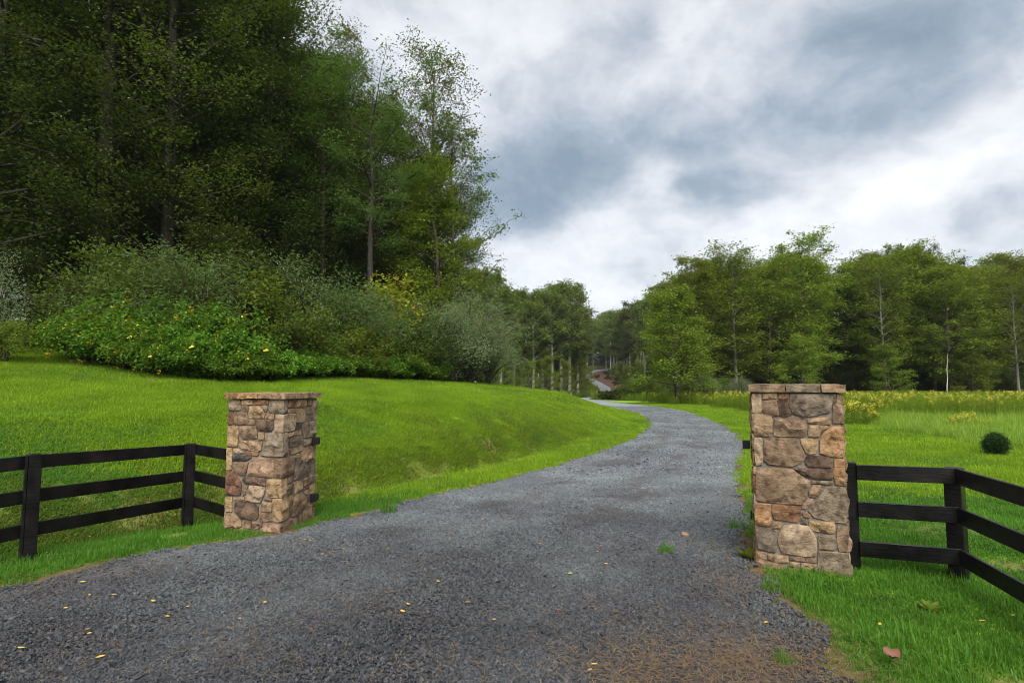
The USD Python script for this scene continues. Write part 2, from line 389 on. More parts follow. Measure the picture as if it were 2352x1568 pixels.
shade_painted_road_mat = material('shade_painted_stone_bed', {'geo': ('geometry', {}), 'v': ('voronoi_texture', {'scale': 9}), 'bw': ('separate_color', {}), 'ramp': ('rgb_ramp', {'ramp': [(0, (.06, .063, .068)), (1, (.15, .155, .16))]}), 'p': ('principled_bsdf', {'roughness': .85, 'specular_ior_level': .2})},  # tree shade over the far bend is painted into this darker stone colour
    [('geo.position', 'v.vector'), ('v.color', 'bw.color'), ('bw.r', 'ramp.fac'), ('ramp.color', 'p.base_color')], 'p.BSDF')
k0 = 60
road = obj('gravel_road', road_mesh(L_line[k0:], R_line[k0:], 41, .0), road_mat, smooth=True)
tag(road, 'grey gravel drive curving away between the pillars', kind='structure')
far = obj('gravel_road', road_mesh(FL_line, FR_line, 7, .05), shade_painted_road_mat, smooth=True)
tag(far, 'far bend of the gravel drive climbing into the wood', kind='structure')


def quats(nrm, yaw):
    """Quaternions that turn +z to nrm after a turn of yaw about z."""
    z = np.zeros_like(nrm); z[:, 2] = 1
    w = 1 + nrm[:, 2]
    axis = np.cross(z, nrm)
    qa = np.c_[w, axis]; qa /= np.linalg.norm(qa, axis=1, keepdims=True)
    qb = np.c_[np.cos(yaw / 2), 0 * yaw, 0 * yaw, np.sin(yaw / 2)]
    w1, x1, y1, z1 = qa.T; w2, x2, y2, z2 = qb.T
    return np.stack([w1*w2-x1*x2-y1*y2-z1*z2, w1*x2+x1*w2+y1*z2-z1*y2, w1*y2-x1*z2+y1*w2+z1*x2, w1*z2+x1*y2-y1*x2+z1*w2], 1)


def scatter(name, label, category, protos, pts, nrm, rng, scale, which=None, lift=0.0):
    """protos: list of (part name, [(mesh, material), ...]). One PointInstancer over the points."""
    pi = UsdGeom.PointInstancer.Define(stage, path_for(name))
    prim = pi.GetPrim()
    paths = []
    for pname, meshes in protos:
        x = UsdGeom.Xform.Define(stage, path_for(pname, prim))
        for mname, mesh, mat, sm in meshes:
            obj(mname, mesh, mat, x.GetPrim(), smooth=sm)
        paths.append(x.GetPath())
    pi.CreatePrototypesRel().SetTargets(paths)
    n = len(pts)
    which = rng.integers(0, len(protos), n) if which is None else which
    P = np.array(pts, float); P[:, 2] += lift
    pi.CreateProtoIndicesAttr(Vt.IntArray.FromNumpy(np.asarray(which, np.int32)))
    pi.CreatePositionsAttr(Vt.Vec3fArray.FromNumpy(P.astype(np.float32)))
    Q = quats(np.asarray(nrm, float), rng.uniform(0, 2 * np.pi, n))
    pi.CreateOrientationsAttr(Vt.QuathArray([Gf.Quath(*map(float, r)) for r in Q]))
    s = np.broadcast_to(np.asarray(scale, float), (n,)) if np.ndim(scale) < 2 else np.asarray(scale)
    S = np.repeat(s[:, None], 3, 1) if s.ndim == 1 else s
    pi.CreateScalesAttr(Vt.Vec3fArray.FromNumpy(S.astype(np.float32)))
    return tag(prim, label, category, kind='stuff')


def jitter_grid(x0, x1, y0, y1, step, rng):
    X, Y = np.meshgrid(np.arange(x0, x1, step), np.arange(y0, y1, step))
    X[::2] += step / 2
    return X.ravel() + rng.uniform(-.3, .3, X.size) * step, Y.ravel() + rng.uniform(-.3, .3, X.size) * step


def in_view(x, y, margin=1.0):
    return (np.abs(x) < .93 * y + margin)


OCTA = np.array([[1, 0, 0], [0, 1, 0], [-1, 0, 0], [0, -1, 0], [0, 0, 1], [0, 0, -1]], float)
OCTF = np.array([[0, 1, 4], [1, 2, 4], [2, 3, 4], [3, 0, 4], [1, 0, 5], [2, 1, 5], [3, 2, 5], [0, 3, 5]])


def pebbles(n, radius, size, rng, bottomless=True):
    """n angular stones spread over a round patch."""
    r, a = radius * np.sqrt(rng.uniform(0, 1, n)), rng.uniform(0, 2 * np.pi, n)
    s = size * rng.lognormal(0, .35, n)
    v = OCTA[None] * (1 + rng.uniform(-.35, .35, (n, 6, 1))) + rng.uniform(-.25, .25, (n, 6, 3))
    v = v * np.stack([s * rng.uniform(.8, 1.35, n), s * rng.uniform(.6, 1, n), s * rng.uniform(.4, .75, n)], 1)[:, None]
    q = rng.normal(size=(n, 4)) * [1, .35, .35, 1]; q /= np.linalg.norm(q, axis=1, keepdims=True)
    w, x, y, z = q.T
    R = np.stack([1-2*(y*y+z*z), 2*(x*y-z*w), 2*(x*z+y*w), 2*(x*y+z*w), 1-2*(x*x+z*z), 2*(y*z-x*w), 2*(x*z-y*w), 2*(y*z+x*w), 1-2*(x*x+y*y)], 1).reshape(n, 3, 3)
    v = np.einsum('nij,nkj->nki', R, v)
    v = v + np.stack([r * np.cos(a), r * np.sin(a), s * .22], 1)[:, None]
    return v.reshape(-1, 3), (OCTF[None] + 6 * np.arange(n)[:, None, None]).reshape(-1, 3)


rng = np.random.default_rng(11)
X, Y = jitter_grid(-9, 12, 2.2, 42, .42, rng)
a, b = edge_distances(X, Y)
share = a / np.minimum(a + b, -1e-6)
track = np.maximum(np.exp(-((share - TRACKS[0]) / .085) ** 2), np.exp(-((share - TRACKS[1]) / .085) ** 2)) * smoothstep(5.5, 8, Y)
keep = (a < -.02) & (b < -.02) & in_view(X, Y)
X, Y = X[keep], Y[keep]
fineness = np.where(Y < 10.5, 0, 1)
in_track = rng.uniform(size=len(keep)) < .85 * track
in_track = in_track[keep]
protos = [('loose_stones', [('stones', pebbles(1150, .33, .0095, rng), stone_bit_mat, False)]) for _ in range(4)] + [('loose_stones', [('stones', pebbles(460, .34, .017, rng), stone_bit_mat, False)]) for _ in range(3)] + [('packed_stones', [('stones', pebbles(1700, .33, .0066, rng), packed_mat, False)]) for _ in range(3)]
which = np.where(fineness == 0, rng.integers(0, 4, len(X)), rng.integers(4, 7, len(X)))
which = np.where(in_track, rng.integers(7, 10, len(X)), which)
well_in = (a[keep] < -.27) & (b[keep] < -.27)
Xe, Ye = jitter_grid(-9, 12, 2.2, 30, .2, rng)
ae, be = edge_distances(Xe, Ye)
near_edge = (np.maximum(ae, be) < -.06) & (np.maximum(ae, be) > -.42) & in_view(Xe, Ye) & (rng.uniform(size=len(Xe)) < .9)
Xe, Ye = Xe[near_edge], Ye[near_edge]
protos += [('edge_stones', [('stones', pebbles(230, .15, .0095, rng), stone_bit_mat, False)]) for _ in range(3)]
X, Y, which = np.r_[X[well_in], Xe], np.r_[Y[well_in], Ye], np.r_[which[well_in], rng.integers(10, 13, len(Xe))]
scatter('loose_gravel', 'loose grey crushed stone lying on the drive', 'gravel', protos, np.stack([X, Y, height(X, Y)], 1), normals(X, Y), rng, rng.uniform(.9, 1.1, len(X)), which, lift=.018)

# ------------------------------------------------------------------ plants: shared shapes and colours
def leaf_mat(name, dark, mid, light, trans=.45, rough=.6, hue=.014, spec=.14):
    return material(name, {
        'geo': ('geometry', {}), 'ob': ('object_info', {}), 'n': ('noise_texture', {'scale': .55, 'detail': 2}),
        'r': ('rgb_ramp', {'ramp': [(0, dark), (.5, mid), (1, light)]}), 'm1': ('math', {'math_type': 'multiply', 'value2': .55}), 'm2': ('math', {'math_type': 'multiply_add', 'value2': .5}),
        'hu': ('map_range', {'from_min': 0, 'from_max': 1, 'to_min': .5 - hue, 'to_max': .5 + hue}), 'va': ('map_range', {'from_min': 0, 'from_max': 1, 'to_min': .78, 'to_max': 1.22}),
        'h': ('hsv', {'saturation': 1.0}), 'p': ('principled_bsdf', {'roughness': rough, 'specular_ior_level': spec}), 't': ('translucent_bsdf', {}), 'tc': ('mix_color', {'blend_type': 'multiply', 'fac': 1, 'b': (1.1, 1.1, .45)}),
        'x': ('mix_closure', {'fac': trans})},
        [('geo.position', 'n.vector'), ('geo.random_per_island', 'm1.value1'), ('n.fac', 'm2.value1'), ('m1.value', 'm2.value3'), ('m2.value', 'r.fac'), ('r.color', 'h.color'), ('ob.random', 'hu.value'), ('ob.random', 'va.value'), ('hu.result', 'h.hue'), ('va.result', 'h.value'),
         ('h.color', 'p.base_color'), ('h.color', 'tc.a'), ('tc.result', 't.color'), ('p.BSDF', 'x.closure1'), ('t.BSDF', 'x.closure2')], 'x.closure')


def bark_mat(name, dark, light, scale=6):
    return material(name, {'geo': ('geometry', {}), 'mp': ('mapping', {'scale': (scale, scale, scale * .18)}), 'n': ('noise_texture', {'scale': 1.5, 'detail': 6, 'roughness': .7}),
        'r': ('rgb_ramp', {'ramp': [(.3, dark), (.65, light)]}), 'b': ('bump', {'strength': .8, 'distance': .03}), 'p': ('principled_bsdf', {'roughness': .85, 'specular_ior_level': .2})},
        [('geo.position', 'mp.vector'), ('mp.vector', 'n.vector'), ('n.fac', 'r.fac'), ('r.color', 'p.base_color'), ('n.fac', 'b.height'), ('b.normal', 'p.normal')], 'p.BSDF')


LEAF = {
    'deep': leaf_mat('deep_green_leaves', (.026, .038, .008), (.052, .070, .012), (.090, .112, .020)),
    'wood': leaf_mat('woodland_leaves', (.032, .056, .009), (.070, .110, .014), (.12, .172, .026)),
    'field': leaf_mat('field_edge_leaves', (.082, .115, .014), (.165, .212, .025), (.255, .305, .045)),
    'oak': leaf_mat('oak_leaves', (.058, .074, .016), (.110, .130, .028), (.165, .185, .044)),
    'mid': leaf_mat('mid_green_leaves', (.048, .070, .010), (.100, .138, .017), (.165, .21, .030)),
    'warm': leaf_mat('olive_green_leaves', (.060, .072, .010), (.118, .140, .018), (.185, .205, .030)),
    'bright': leaf_mat('fresh_green_leaves', (.075, .112, .012), (.145, .200, .020), (.225, .30, .04)),
    'locust': leaf_mat('blue_green_leaflets', (.055, .100, .022), (.105, .175, .036), (.165, .25, .06)),
    'silver': leaf_mat('silver_green_leaves', (.105, .140, .070), (.19, .240, .125), (.31, .36, .21), trans=.35),
    'grey': leaf_mat('grey_green_leaves', (.060, .105, .032), (.108, .178, .050), (.175, .25, .085), trans=.4),
    'bramble': leaf_mat('bramble_leaves', (0.061, 0.127, 0.013), (0.116, 0.226, 0.022), (0.198, 0.330, 0.044)),
    'gold': leaf_mat('yellow_green_leaves', (0.130, 0.200, 0.015), (0.250, 0.320, 0.022), (0.380, 0.400, 0.035)),
    'rust': leaf_mat('rusty_leaves', (0.180, 0.080, 0.020), (0.320, 0.150, 0.030), (0.450, 0.250, 0.050)),
    'hedge': leaf_mat('hedge_leaves', (.056, .088, .013), (.108, .162, .024), (.175, .24, .04)),
    'needle': leaf_mat('dark_evergreen_needles', (.012, .034, .008), (.026, .060, .012), (.05, .095, .02), trans=.1),
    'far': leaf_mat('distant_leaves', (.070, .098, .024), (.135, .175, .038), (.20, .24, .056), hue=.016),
    'weed': leaf_mat('tall_weed_leaves', (.095, .155, .014), (.175, .245, .020), (.27, .345, .034)),
}
BARK = {'brown': bark_mat('brown_bark', (.022, .017, .013), (.075, .058, .045)), 'grey': bark_mat('grey_bark', (.06, .052, .045), (.17, .15, .13)), 'pale': bark_mat('pale_bark', (.17, .155, .135), (.40, .37, .33)), 'dark': bark_mat('dark_bark', (.012, .010, .008), (.04, .032, .026))}
def plain(name, color, rough=.6, trans=0):
    return material(name, {'p': ('principled_bsdf', {'base_color': color, 'roughness': rough})}, [], 'p.BSDF')
YELLOW = plain('yellow_petals', (.50, .36, .015), .7)
GOLDEN = plain('goldenrod_plumes', (.36, .33, .020), .7)


def leaves(c, size, rng, width=.55, up=.55, droop=.12, along=None):
    n = len(c)
    nrm = rng.normal(size=(n, 3)); nrm /= np.linalg.norm(nrm, axis=1, keepdims=True)
    nrm[:, 2] = np.abs(nrm[:, 2]); nrm[:, 2] += up
    nrm /= np.linalg.norm(nrm, axis=1, keepdims=True)
    a = rng.normal(size=(n, 3)) if along is None else along + .55 * rng.normal(size=(n, 3))
    a -= (a * nrm).sum(1, keepdims=True) * nrm
    a /= np.linalg.norm(a, axis=1, keepdims=True) + 1e-9
    b = np.cross(nrm, a)
    L = (size * rng.uniform(.65, 1.3, n))[:, None]
    W = L * width
    v = np.stack([c - a * L * .5, c + b * W * .5 + nrm * .08 * L, c + a * L * .5 - nrm * droop * L, c - b * W * .5 + nrm * .08 * L], 1)
    f = np.array([[0, 1, 2], [0, 2, 3]])
    return v.reshape(-1, 3), (f[None] + 4 * np.arange(n)[:, None, None]).reshape(-1, 3)


def tree_shapes(seed, H, clear, R, limbs=26, subs=4, per=16, leaf=.2, spread_=.55, trunk=.26, rise=.9, profile='oval', fill=1.0, width=.6, lean=0.0, sides=8, thin_top=0.0):
    """Returns the meshes (wood, leaves). H height, clear = bare part of the trunk, R = crown radius."""
    rng = np.random.default_rng(seed)
    m = 10
    tz = np.linspace(0, 1, m)
    wob = np.cumsum(rng.normal(0, .09, (m, 2)), 0) * np.linspace(0, 1, m)[:, None]
    tp = np.c_[wob[:, 0] + lean * tz * H, wob[:, 1], tz * H * .97]
    tr = trunk * (1 - tz) ** .8 * .93 + .02
    tr[0] *= 1.35
    wood, cen, wgt = [tube(tp, tr, sides)], [], []
    golden = 2.399963
    for i in range(limbs):
        t = clear + (.97 - clear) * (i + rng.uniform(0, .8)) / limbs
        at = np.array([np.interp(t, tz, tp[:, k]) for k in range(3)])
        u = (t - clear) / (1 - clear)
        prof = {'oval': math.sin(math.pi * (0.16 + .80 * u)) ** .8, 'tall': .66 + .5 * u if u < .6 else .96 - .30 * (u - .6) / .4, 'cone': 1.05 - .85 * u, 'flat': .35 + .9 * u, 'low': max(.22, 1.0 - .55 * u)}[profile]
        ln = R * prof * rng.uniform(.75, 1.18)
        az = i * golden + rng.uniform(-.5, .5)
        el = min(1.35, rise * rng.uniform(.6, 1.2) * (.55 + .8 * u))
        s = np.linspace(0, 1, 5)
        out = np.array([math.cos(az), math.sin(az), 0])
        pts = at + np.outer(s * ln * max(.25, math.cos(el) ** .6), out) + np.outer(ln * (1.15 * np.sin(el) * s + .12 * s ** 2 * (1 if rise > .3 else -1)), [0, 0, 1]) + np.cumsum(rng.normal(0, .035 * ln, (5, 3)), 0) * s[:, None]
        ln *= 1 + .25 * (el > 1.1)
        r0 = min(np.interp(t, tz, tr) * .6, .02 + .018 * ln)
        wood.append(tube(pts, r0 * (1 - .85 * s), 4))
        for w in (.5, .68, .84, 1.0):
            cen.append(np.array([np.interp(w, s, pts[:, k]) for k in range(3)])); wgt.append((.8 if w < .6 else 1.1) * (1 - thin_top * u * .6))
        for j in range(subs):
            w = rng.uniform(.35, .95)
            p0 = np.array([np.interp(w, s, pts[:, k]) for k in range(3)])
            dr_ = out * rng.uniform(.1, .8) + np.array([-out[1], out[0], 0]) * rng.choice([-1, 1]) * rng.uniform(.5, 1) + np.array([0, 0, rng.uniform(.0, .7) * rise])
            dr_ /= np.linalg.norm(dr_)
            l2 = ln * rng.uniform(.28, .5)
            p1 = p0 + dr_ * l2
            wood.append(tube(np.array([p0, (p0 + p1) / 2 + rng.normal(0, .05 * l2, 3), p1]), [r0 * .4, r0 * .28, .006], 3))
            for q in (.6, 1.05):
                cen.append(p0 + (p1 - p0) * q); wgt.append(1.0 * (1 - thin_top * u * .6))
    cen.append(tp[-1]); wgt.append(1)
    cen, wgt = np.array(cen), np.array(wgt)
    cnt = rng.poisson(per * wgt * fill * rng.choice([.05, .5, 1.0, 2.1], len(cen), p=[.22, .24, .30, .24]))
    rad = .74 * spread_ * rng.uniform(.6, 1.25, len(cen))
    idx = np.repeat(np.arange(len(cen)), cnt)
    off = rng.normal(size=(len(idx), 3)) * rad[idx][:, None] * np.array([1, 1, .62])
    c = cen[idx] + off
    return cat(wood), leaves(c, leaf, rng, width=width)


def shrub_shapes(seed, H, R, stems=26, per=240, leaf=.075, width=.5, arch=.5, up=.4, inner=.3, along=False, fuzz=.16):
    """Many stems from one foot; leaves along them."""
    rng = np.random.default_rng(seed)
    wood, C, A = [], [], []
    for i in range(stems):
        az = i * 2.399963 + rng.uniform(-.3, .3)
        reach = R * math.sqrt(rng.uniform(.02, 1.0))
        top = H * math.sqrt(max(.08, 1 - .82 * (reach / R) ** 2)) * rng.uniform(.72, 1.08)
        s = np.linspace(0, 1, 6)
        out = np.array([math.cos(az), math.sin(az), 0])
        pts = np.outer(reach * s ** 1.25, out) + np.outer(top * (np.sin(s * math.pi / 2 * (1 + arch * .35))), [0, 0, 1]) + np.cumsum(rng.normal(0, .02 * H, (6, 3)), 0) * s[:, None]
        wood.append(tube(pts, .022 * (1 - .85 * s) * (H / 2.2) + .003, 3))
        n = rng.poisson(per)
        w = np.clip(1 - np.abs(rng.normal(0, .36, n)), inner * .3, 1)
        p = np.stack([np.interp(w, s, pts[:, k]) for k in range(3)], 1)
        C.append(p + rng.normal(0, fuzz * H / 2.2, (n, 3)))
        tdir = pts[-1] - pts[-3]; tdir /= np.linalg.norm(tdir)
        A.append(np.repeat(tdir[None], n, 0))
    C, A = np.vstack(C), np.vstack(A)
    C[:, 2] = np.maximum(C[:, 2], .03)
    return cat(wood), leaves(C, leaf, rng, width=width, up=up, along=A if along else None)


def tree_model(name, bark, leafm, *a, **k):
    w, l = tree_shapes(*a, **k)
    c = model(name)
    obj('trunk', w, BARK[bark], c, smooth=True)
    obj('crown', l, LEAF[leafm], c)
    return c


def shrub_model(name, leafm, *a, flowers=0, flower_mat=None, extra=None, **k):
    w, l = shrub_shapes(*a, **k)
    c = model(name)
    obj('stems', w, BARK['brown'], c)
    obj('foliage', l, LEAF[leafm], c)
    if flowers:
        r = np.random.default_rng(a[0] + 500)
        v = l[0].reshape(-1, 4, 3).mean(1)
        v = v[np.argsort(-(v[:, 2] - 1.1 * v[:, 1] + r.normal(0, .5, len(v))))[:max(60, len(v) // 3)]]
        heads = v[r.integers(0, len(v), flowers)]
        c0 = np.repeat(heads, 7, 0) + r.normal(0, .05, (flowers * 7, 3)) + [0, 0, .03]
        tag(obj('flowers', leaves(c0, .075, r, width=.8), flower_mat or YELLOW, c), kind='stuff')
    if extra:
        r = np.random.default_rng(a[0] + 900)
        v = l[0].reshape(-1, 4, 3).mean(1)
        pick = v[(r.uniform(size=len(v)) < .16) & (v[:, 2] > a[1] * .3)]
        tag(obj('turning_leaves', leaves(pick + r.normal(0, .04, pick.shape), k.get('leaf', .08) * 1.2, r), LEAF[extra], c), kind='stuff')
    return c


# ------------------------------------------------------------------ stone pillars
def stone_mat(name, cols, seed):
    return material(name, {'geo': ('geometry', {}), 'off': ('vector_math', {'math_type': 'add', 'vector2': (seed * 1.7, seed * .9, seed * 2.3)}),
        'n': ('noise_texture', {'scale': 7, 'detail': 7, 'roughness': .62, 'distortion': .6}), 'mp': ('mapping', {'scale': (13, 13, 22), 'rotation': (.2, .15, .3)}), 'bed': ('noise_texture', {'scale': 1, 'detail': 6, 'roughness': .65, 'distortion': .8}),
        'f': ('noise_texture', {'scale': 130, 'detail': 5, 'roughness': .7}), 's': ('noise_texture', {'scale': 17, 'detail': 6, 'roughness': .6}),
        'r': ('rgb_ramp', {'ramp': [(.28, cols[0]), (.48, cols[1]), (.68, cols[2])]}), 'fr': ('rgb_ramp', {'ramp': [(.3, (.38, .38, .38)), (.7, (.86, .86, .86))]}),
        'mul': ('mix_color', {'blend_type': 'multiply', 'fac': 1, 'use_clamp': False}), 'stain': ('rgb_ramp', {'ramp': [(.36, (.34, .29, .27)), (.52, (1, 1, 1))]}), 'mul2': ('mix_color', {'blend_type': 'multiply', 'fac': .8}),
        'h1': ('math', {'math_type': 'multiply_add', 'value2': 1.0}), 'h2': ('math', {'math_type': 'multiply', 'value2': .22}), 'b': ('bump', {'strength': .95, 'distance': .020}),
        'p': ('principled_bsdf', {'roughness': .88, 'specular_ior_level': .25})},
        [('geo.position', 'off.vector1'), ('off.vector', 'n.vector'), ('off.vector', 'mp.vector'), ('mp.vector', 'bed.vector'), ('off.vector', 'f.vector'), ('off.vector', 's.vector'), ('n.fac', 'r.fac'), ('f.fac', 'fr.fac'), ('r.color', 'mul.a'), ('fr.color', 'mul.b'), ('s.fac', 'stain.fac'), ('mul.result', 'mul2.a'), ('stain.color', 'mul2.b'),
         ('mul2.result', 'p.base_color'), ('f.fac', 'h2.value1'), ('bed.fac', 'h1.value1'), ('h2.value', 'h1.value3'), ('h1.value', 'b.height'), ('b.normal', 'p.normal')], 'p.BSDF')


STONE = {
    't': stone_mat('tan_stone', ((0.201, 0.121, 0.067), (0.334, 0.220, 0.127), (0.448, 0.315, 0.194)), 1),
    'y': stone_mat('yellow_tan_stone', ((0.239, 0.147, 0.071), (0.392, 0.263, 0.138), (0.515, 0.370, 0.212)), 2),
    'b': stone_mat('brown_stone', ((0.129, 0.079, 0.048), (0.234, 0.153, 0.093), (0.344, 0.238, 0.150)), 3),
    'd': stone_mat('dark_brown_stone', ((0.058, 0.036, 0.025), (0.133, 0.084, 0.056), (0.229, 0.153, 0.102)), 4),
    'o': stone_mat('orange_stone', ((0.239, 0.121, 0.050), (0.392, 0.220, 0.102), (0.506, 0.327, 0.176)), 5),
    'r': stone_mat('rusty_stone', ((0.133, 0.061, 0.029), (0.239, 0.121, 0.060), (0.353, 0.207, 0.109)), 6),
    'g': stone_mat('grey_stone', ((0.148, 0.107, 0.071), (0.253, 0.192, 0.130), (0.353, 0.276, 0.194)), 7),
    'u': stone_mat('grey_brown_stone', ((0.081, 0.062, 0.046), (0.167, 0.128, 0.093), (0.305, 0.238, 0.170)), 8),
    'p': stone_mat('pale_stone', ((0.257, 0.172, 0.109), (0.401, 0.289, 0.187), (0.535, 0.406, 0.276)), 9),
    'k': stone_mat('charcoal_stone', ((0.038, 0.034, 0.029), (0.081, 0.071, 0.060), (0.143, 0.125, 0.102)), 10),
    'm': stone_mat('maroon_stone', ((0.105, 0.050, 0.031), (0.191, 0.097, 0.060), (0.296, 0.164, 0.102)), 11),
    'i': stone_mat('pinkish_stone', ((0.239, 0.138, 0.085), (0.372, 0.238, 0.152), (0.496, 0.345, 0.233)), 12),
}
mortar_mat = material('grey_mortar', {'geo': ('geometry', {}), 'n': ('noise_texture', {'scale': 60, 'detail': 5}), 'r': ('rgb_ramp', {'ramp': [(.3, (.10, .085, .07)), (.7, (.20, .172, .145))]}), 'b': ('bump', {'strength': .6, 'distance': .01}), 'p': ('principled_bsdf', {'roughness': .95, 'specular_ior_level': .1})},
    [('geo.position', 'n.vector'), ('n.fac', 'r.fac'), ('r.color', 'p.base_color'), ('n.fac', 'b.height'), ('b.normal', 'p.normal')], 'p.BSDF')

# each stone: colour letter, outline (read off each pillar's face)
RIGHT_STONES = [
    ('p', (125,150,198,150,200,300,128,305)), ('t', (208,143,320,143,320,190,208,192)), ('r', (335,143,410,143,410,187,335,187)), ('b', (205,200,320,197,328,262,335,322,285,327,205,300)),
    ('d', (326,198,405,192,415,270,438,308,405,326,340,322,332,262)), ('u', (420,150,600,146,740,153,735,235,720,290,610,312,520,330,440,300,415,240)), ('d', (744,150,762,150,762,206,742,232)), ('b', (770,150,806,152,818,372,742,370,742,240,770,214)),
    ('t', (128,312,280,310,290,450,270,488,150,488,128,390)), ('b', (300,347,420,340,540,342,550,460,530,485,420,478,300,482)), ('t', (555,342,722,327,725,380,650,388,555,372)), ('t', (565,392,680,388,712,400,660,438,640,480,562,480)),
    ('o', (735,397,810,395,825,500,822,625,700,622,648,606,652,500,668,450)), ('p', (148,502,208,502,216,715,165,723,150,610)), ('b', (226,512,300,498,380,494,470,502,500,540,533,610,533,660,450,718,260,710,225,680)), ('y', (502,497,638,492,633,560,618,610,547,610,512,540)),
    ('d', (542,640,562,626,720,630,733,660,733,714,560,711,540,680)), ('o', (752,642,822,640,830,838,762,838,745,740)), ('d', (457,737,480,730,740,722,742,775,738,800,610,803,520,778)), ('g', (592,818,738,813,742,833,680,840,590,837)),
    ('b', (165,747,300,732,455,742,500,782,580,822,578,860,545,958,518,1012,300,1004,165,1005)), ('t', (592,852,658,850,653,890,620,948,570,938,577,880)), ('i', (530,992,560,962,603,957,598,985,545,1038,517,1033)), ('g', (692,852,830,852,840,900,840,1123,700,1111,602,1095,562,1052,622,985,662,900)),
    ('o', (165,1022,280,1022,288,1193,165,1193)), ('r', (292,1022,400,1018,508,1024,508,1123,490,1143,310,1138)), ('t', (518,1068,546,1060,583,1082,578,1103,532,1103)), ('t', (297,1157,370,1154,358,1203,300,1208)), ('g', (514,1113,558,1115,558,1154,514,1154)),
    ('y', (572,1127,660,1118,753,1120,758,1180,750,1203,600,1198,570,1160)), ('b', (775,1147,846,1147,848,1328,785,1333,772,1240)), ('u', (170,1212,335,1217,330,1330,325,1393,190,1378)), ('p', (384,1174,470,1164,570,1167,598,1210,622,1255,626,1388,540,1397,372,1393,342,1300,347,1240)),
    ('g', (642,1227,740,1220,768,1250,773,1308,750,1330,642,1333)), ('g', (636,1347,853,1347,866,1515,640,1510)), ('t', (185,1397,253,1402,258,1458,185,1430)), ('t', (262,1412,418,1412,423,1458,330,1473,265,1450)), ('b', (428,1412,533,1410,548,1440,428,1440)), ('b', (542,1412,628,1410,628,1440,557,1440)),
    ('t', (430,1452,508,1454,503,1492,430,1482)), ('t', (515,1450,630,1448,630,1502,515,1498)), ('b', (180,1440,258,1468,420,1490,420,1540,180,1540)), ('b', (428,1494,505,1498,628,1510,628,1545,428,1545))]
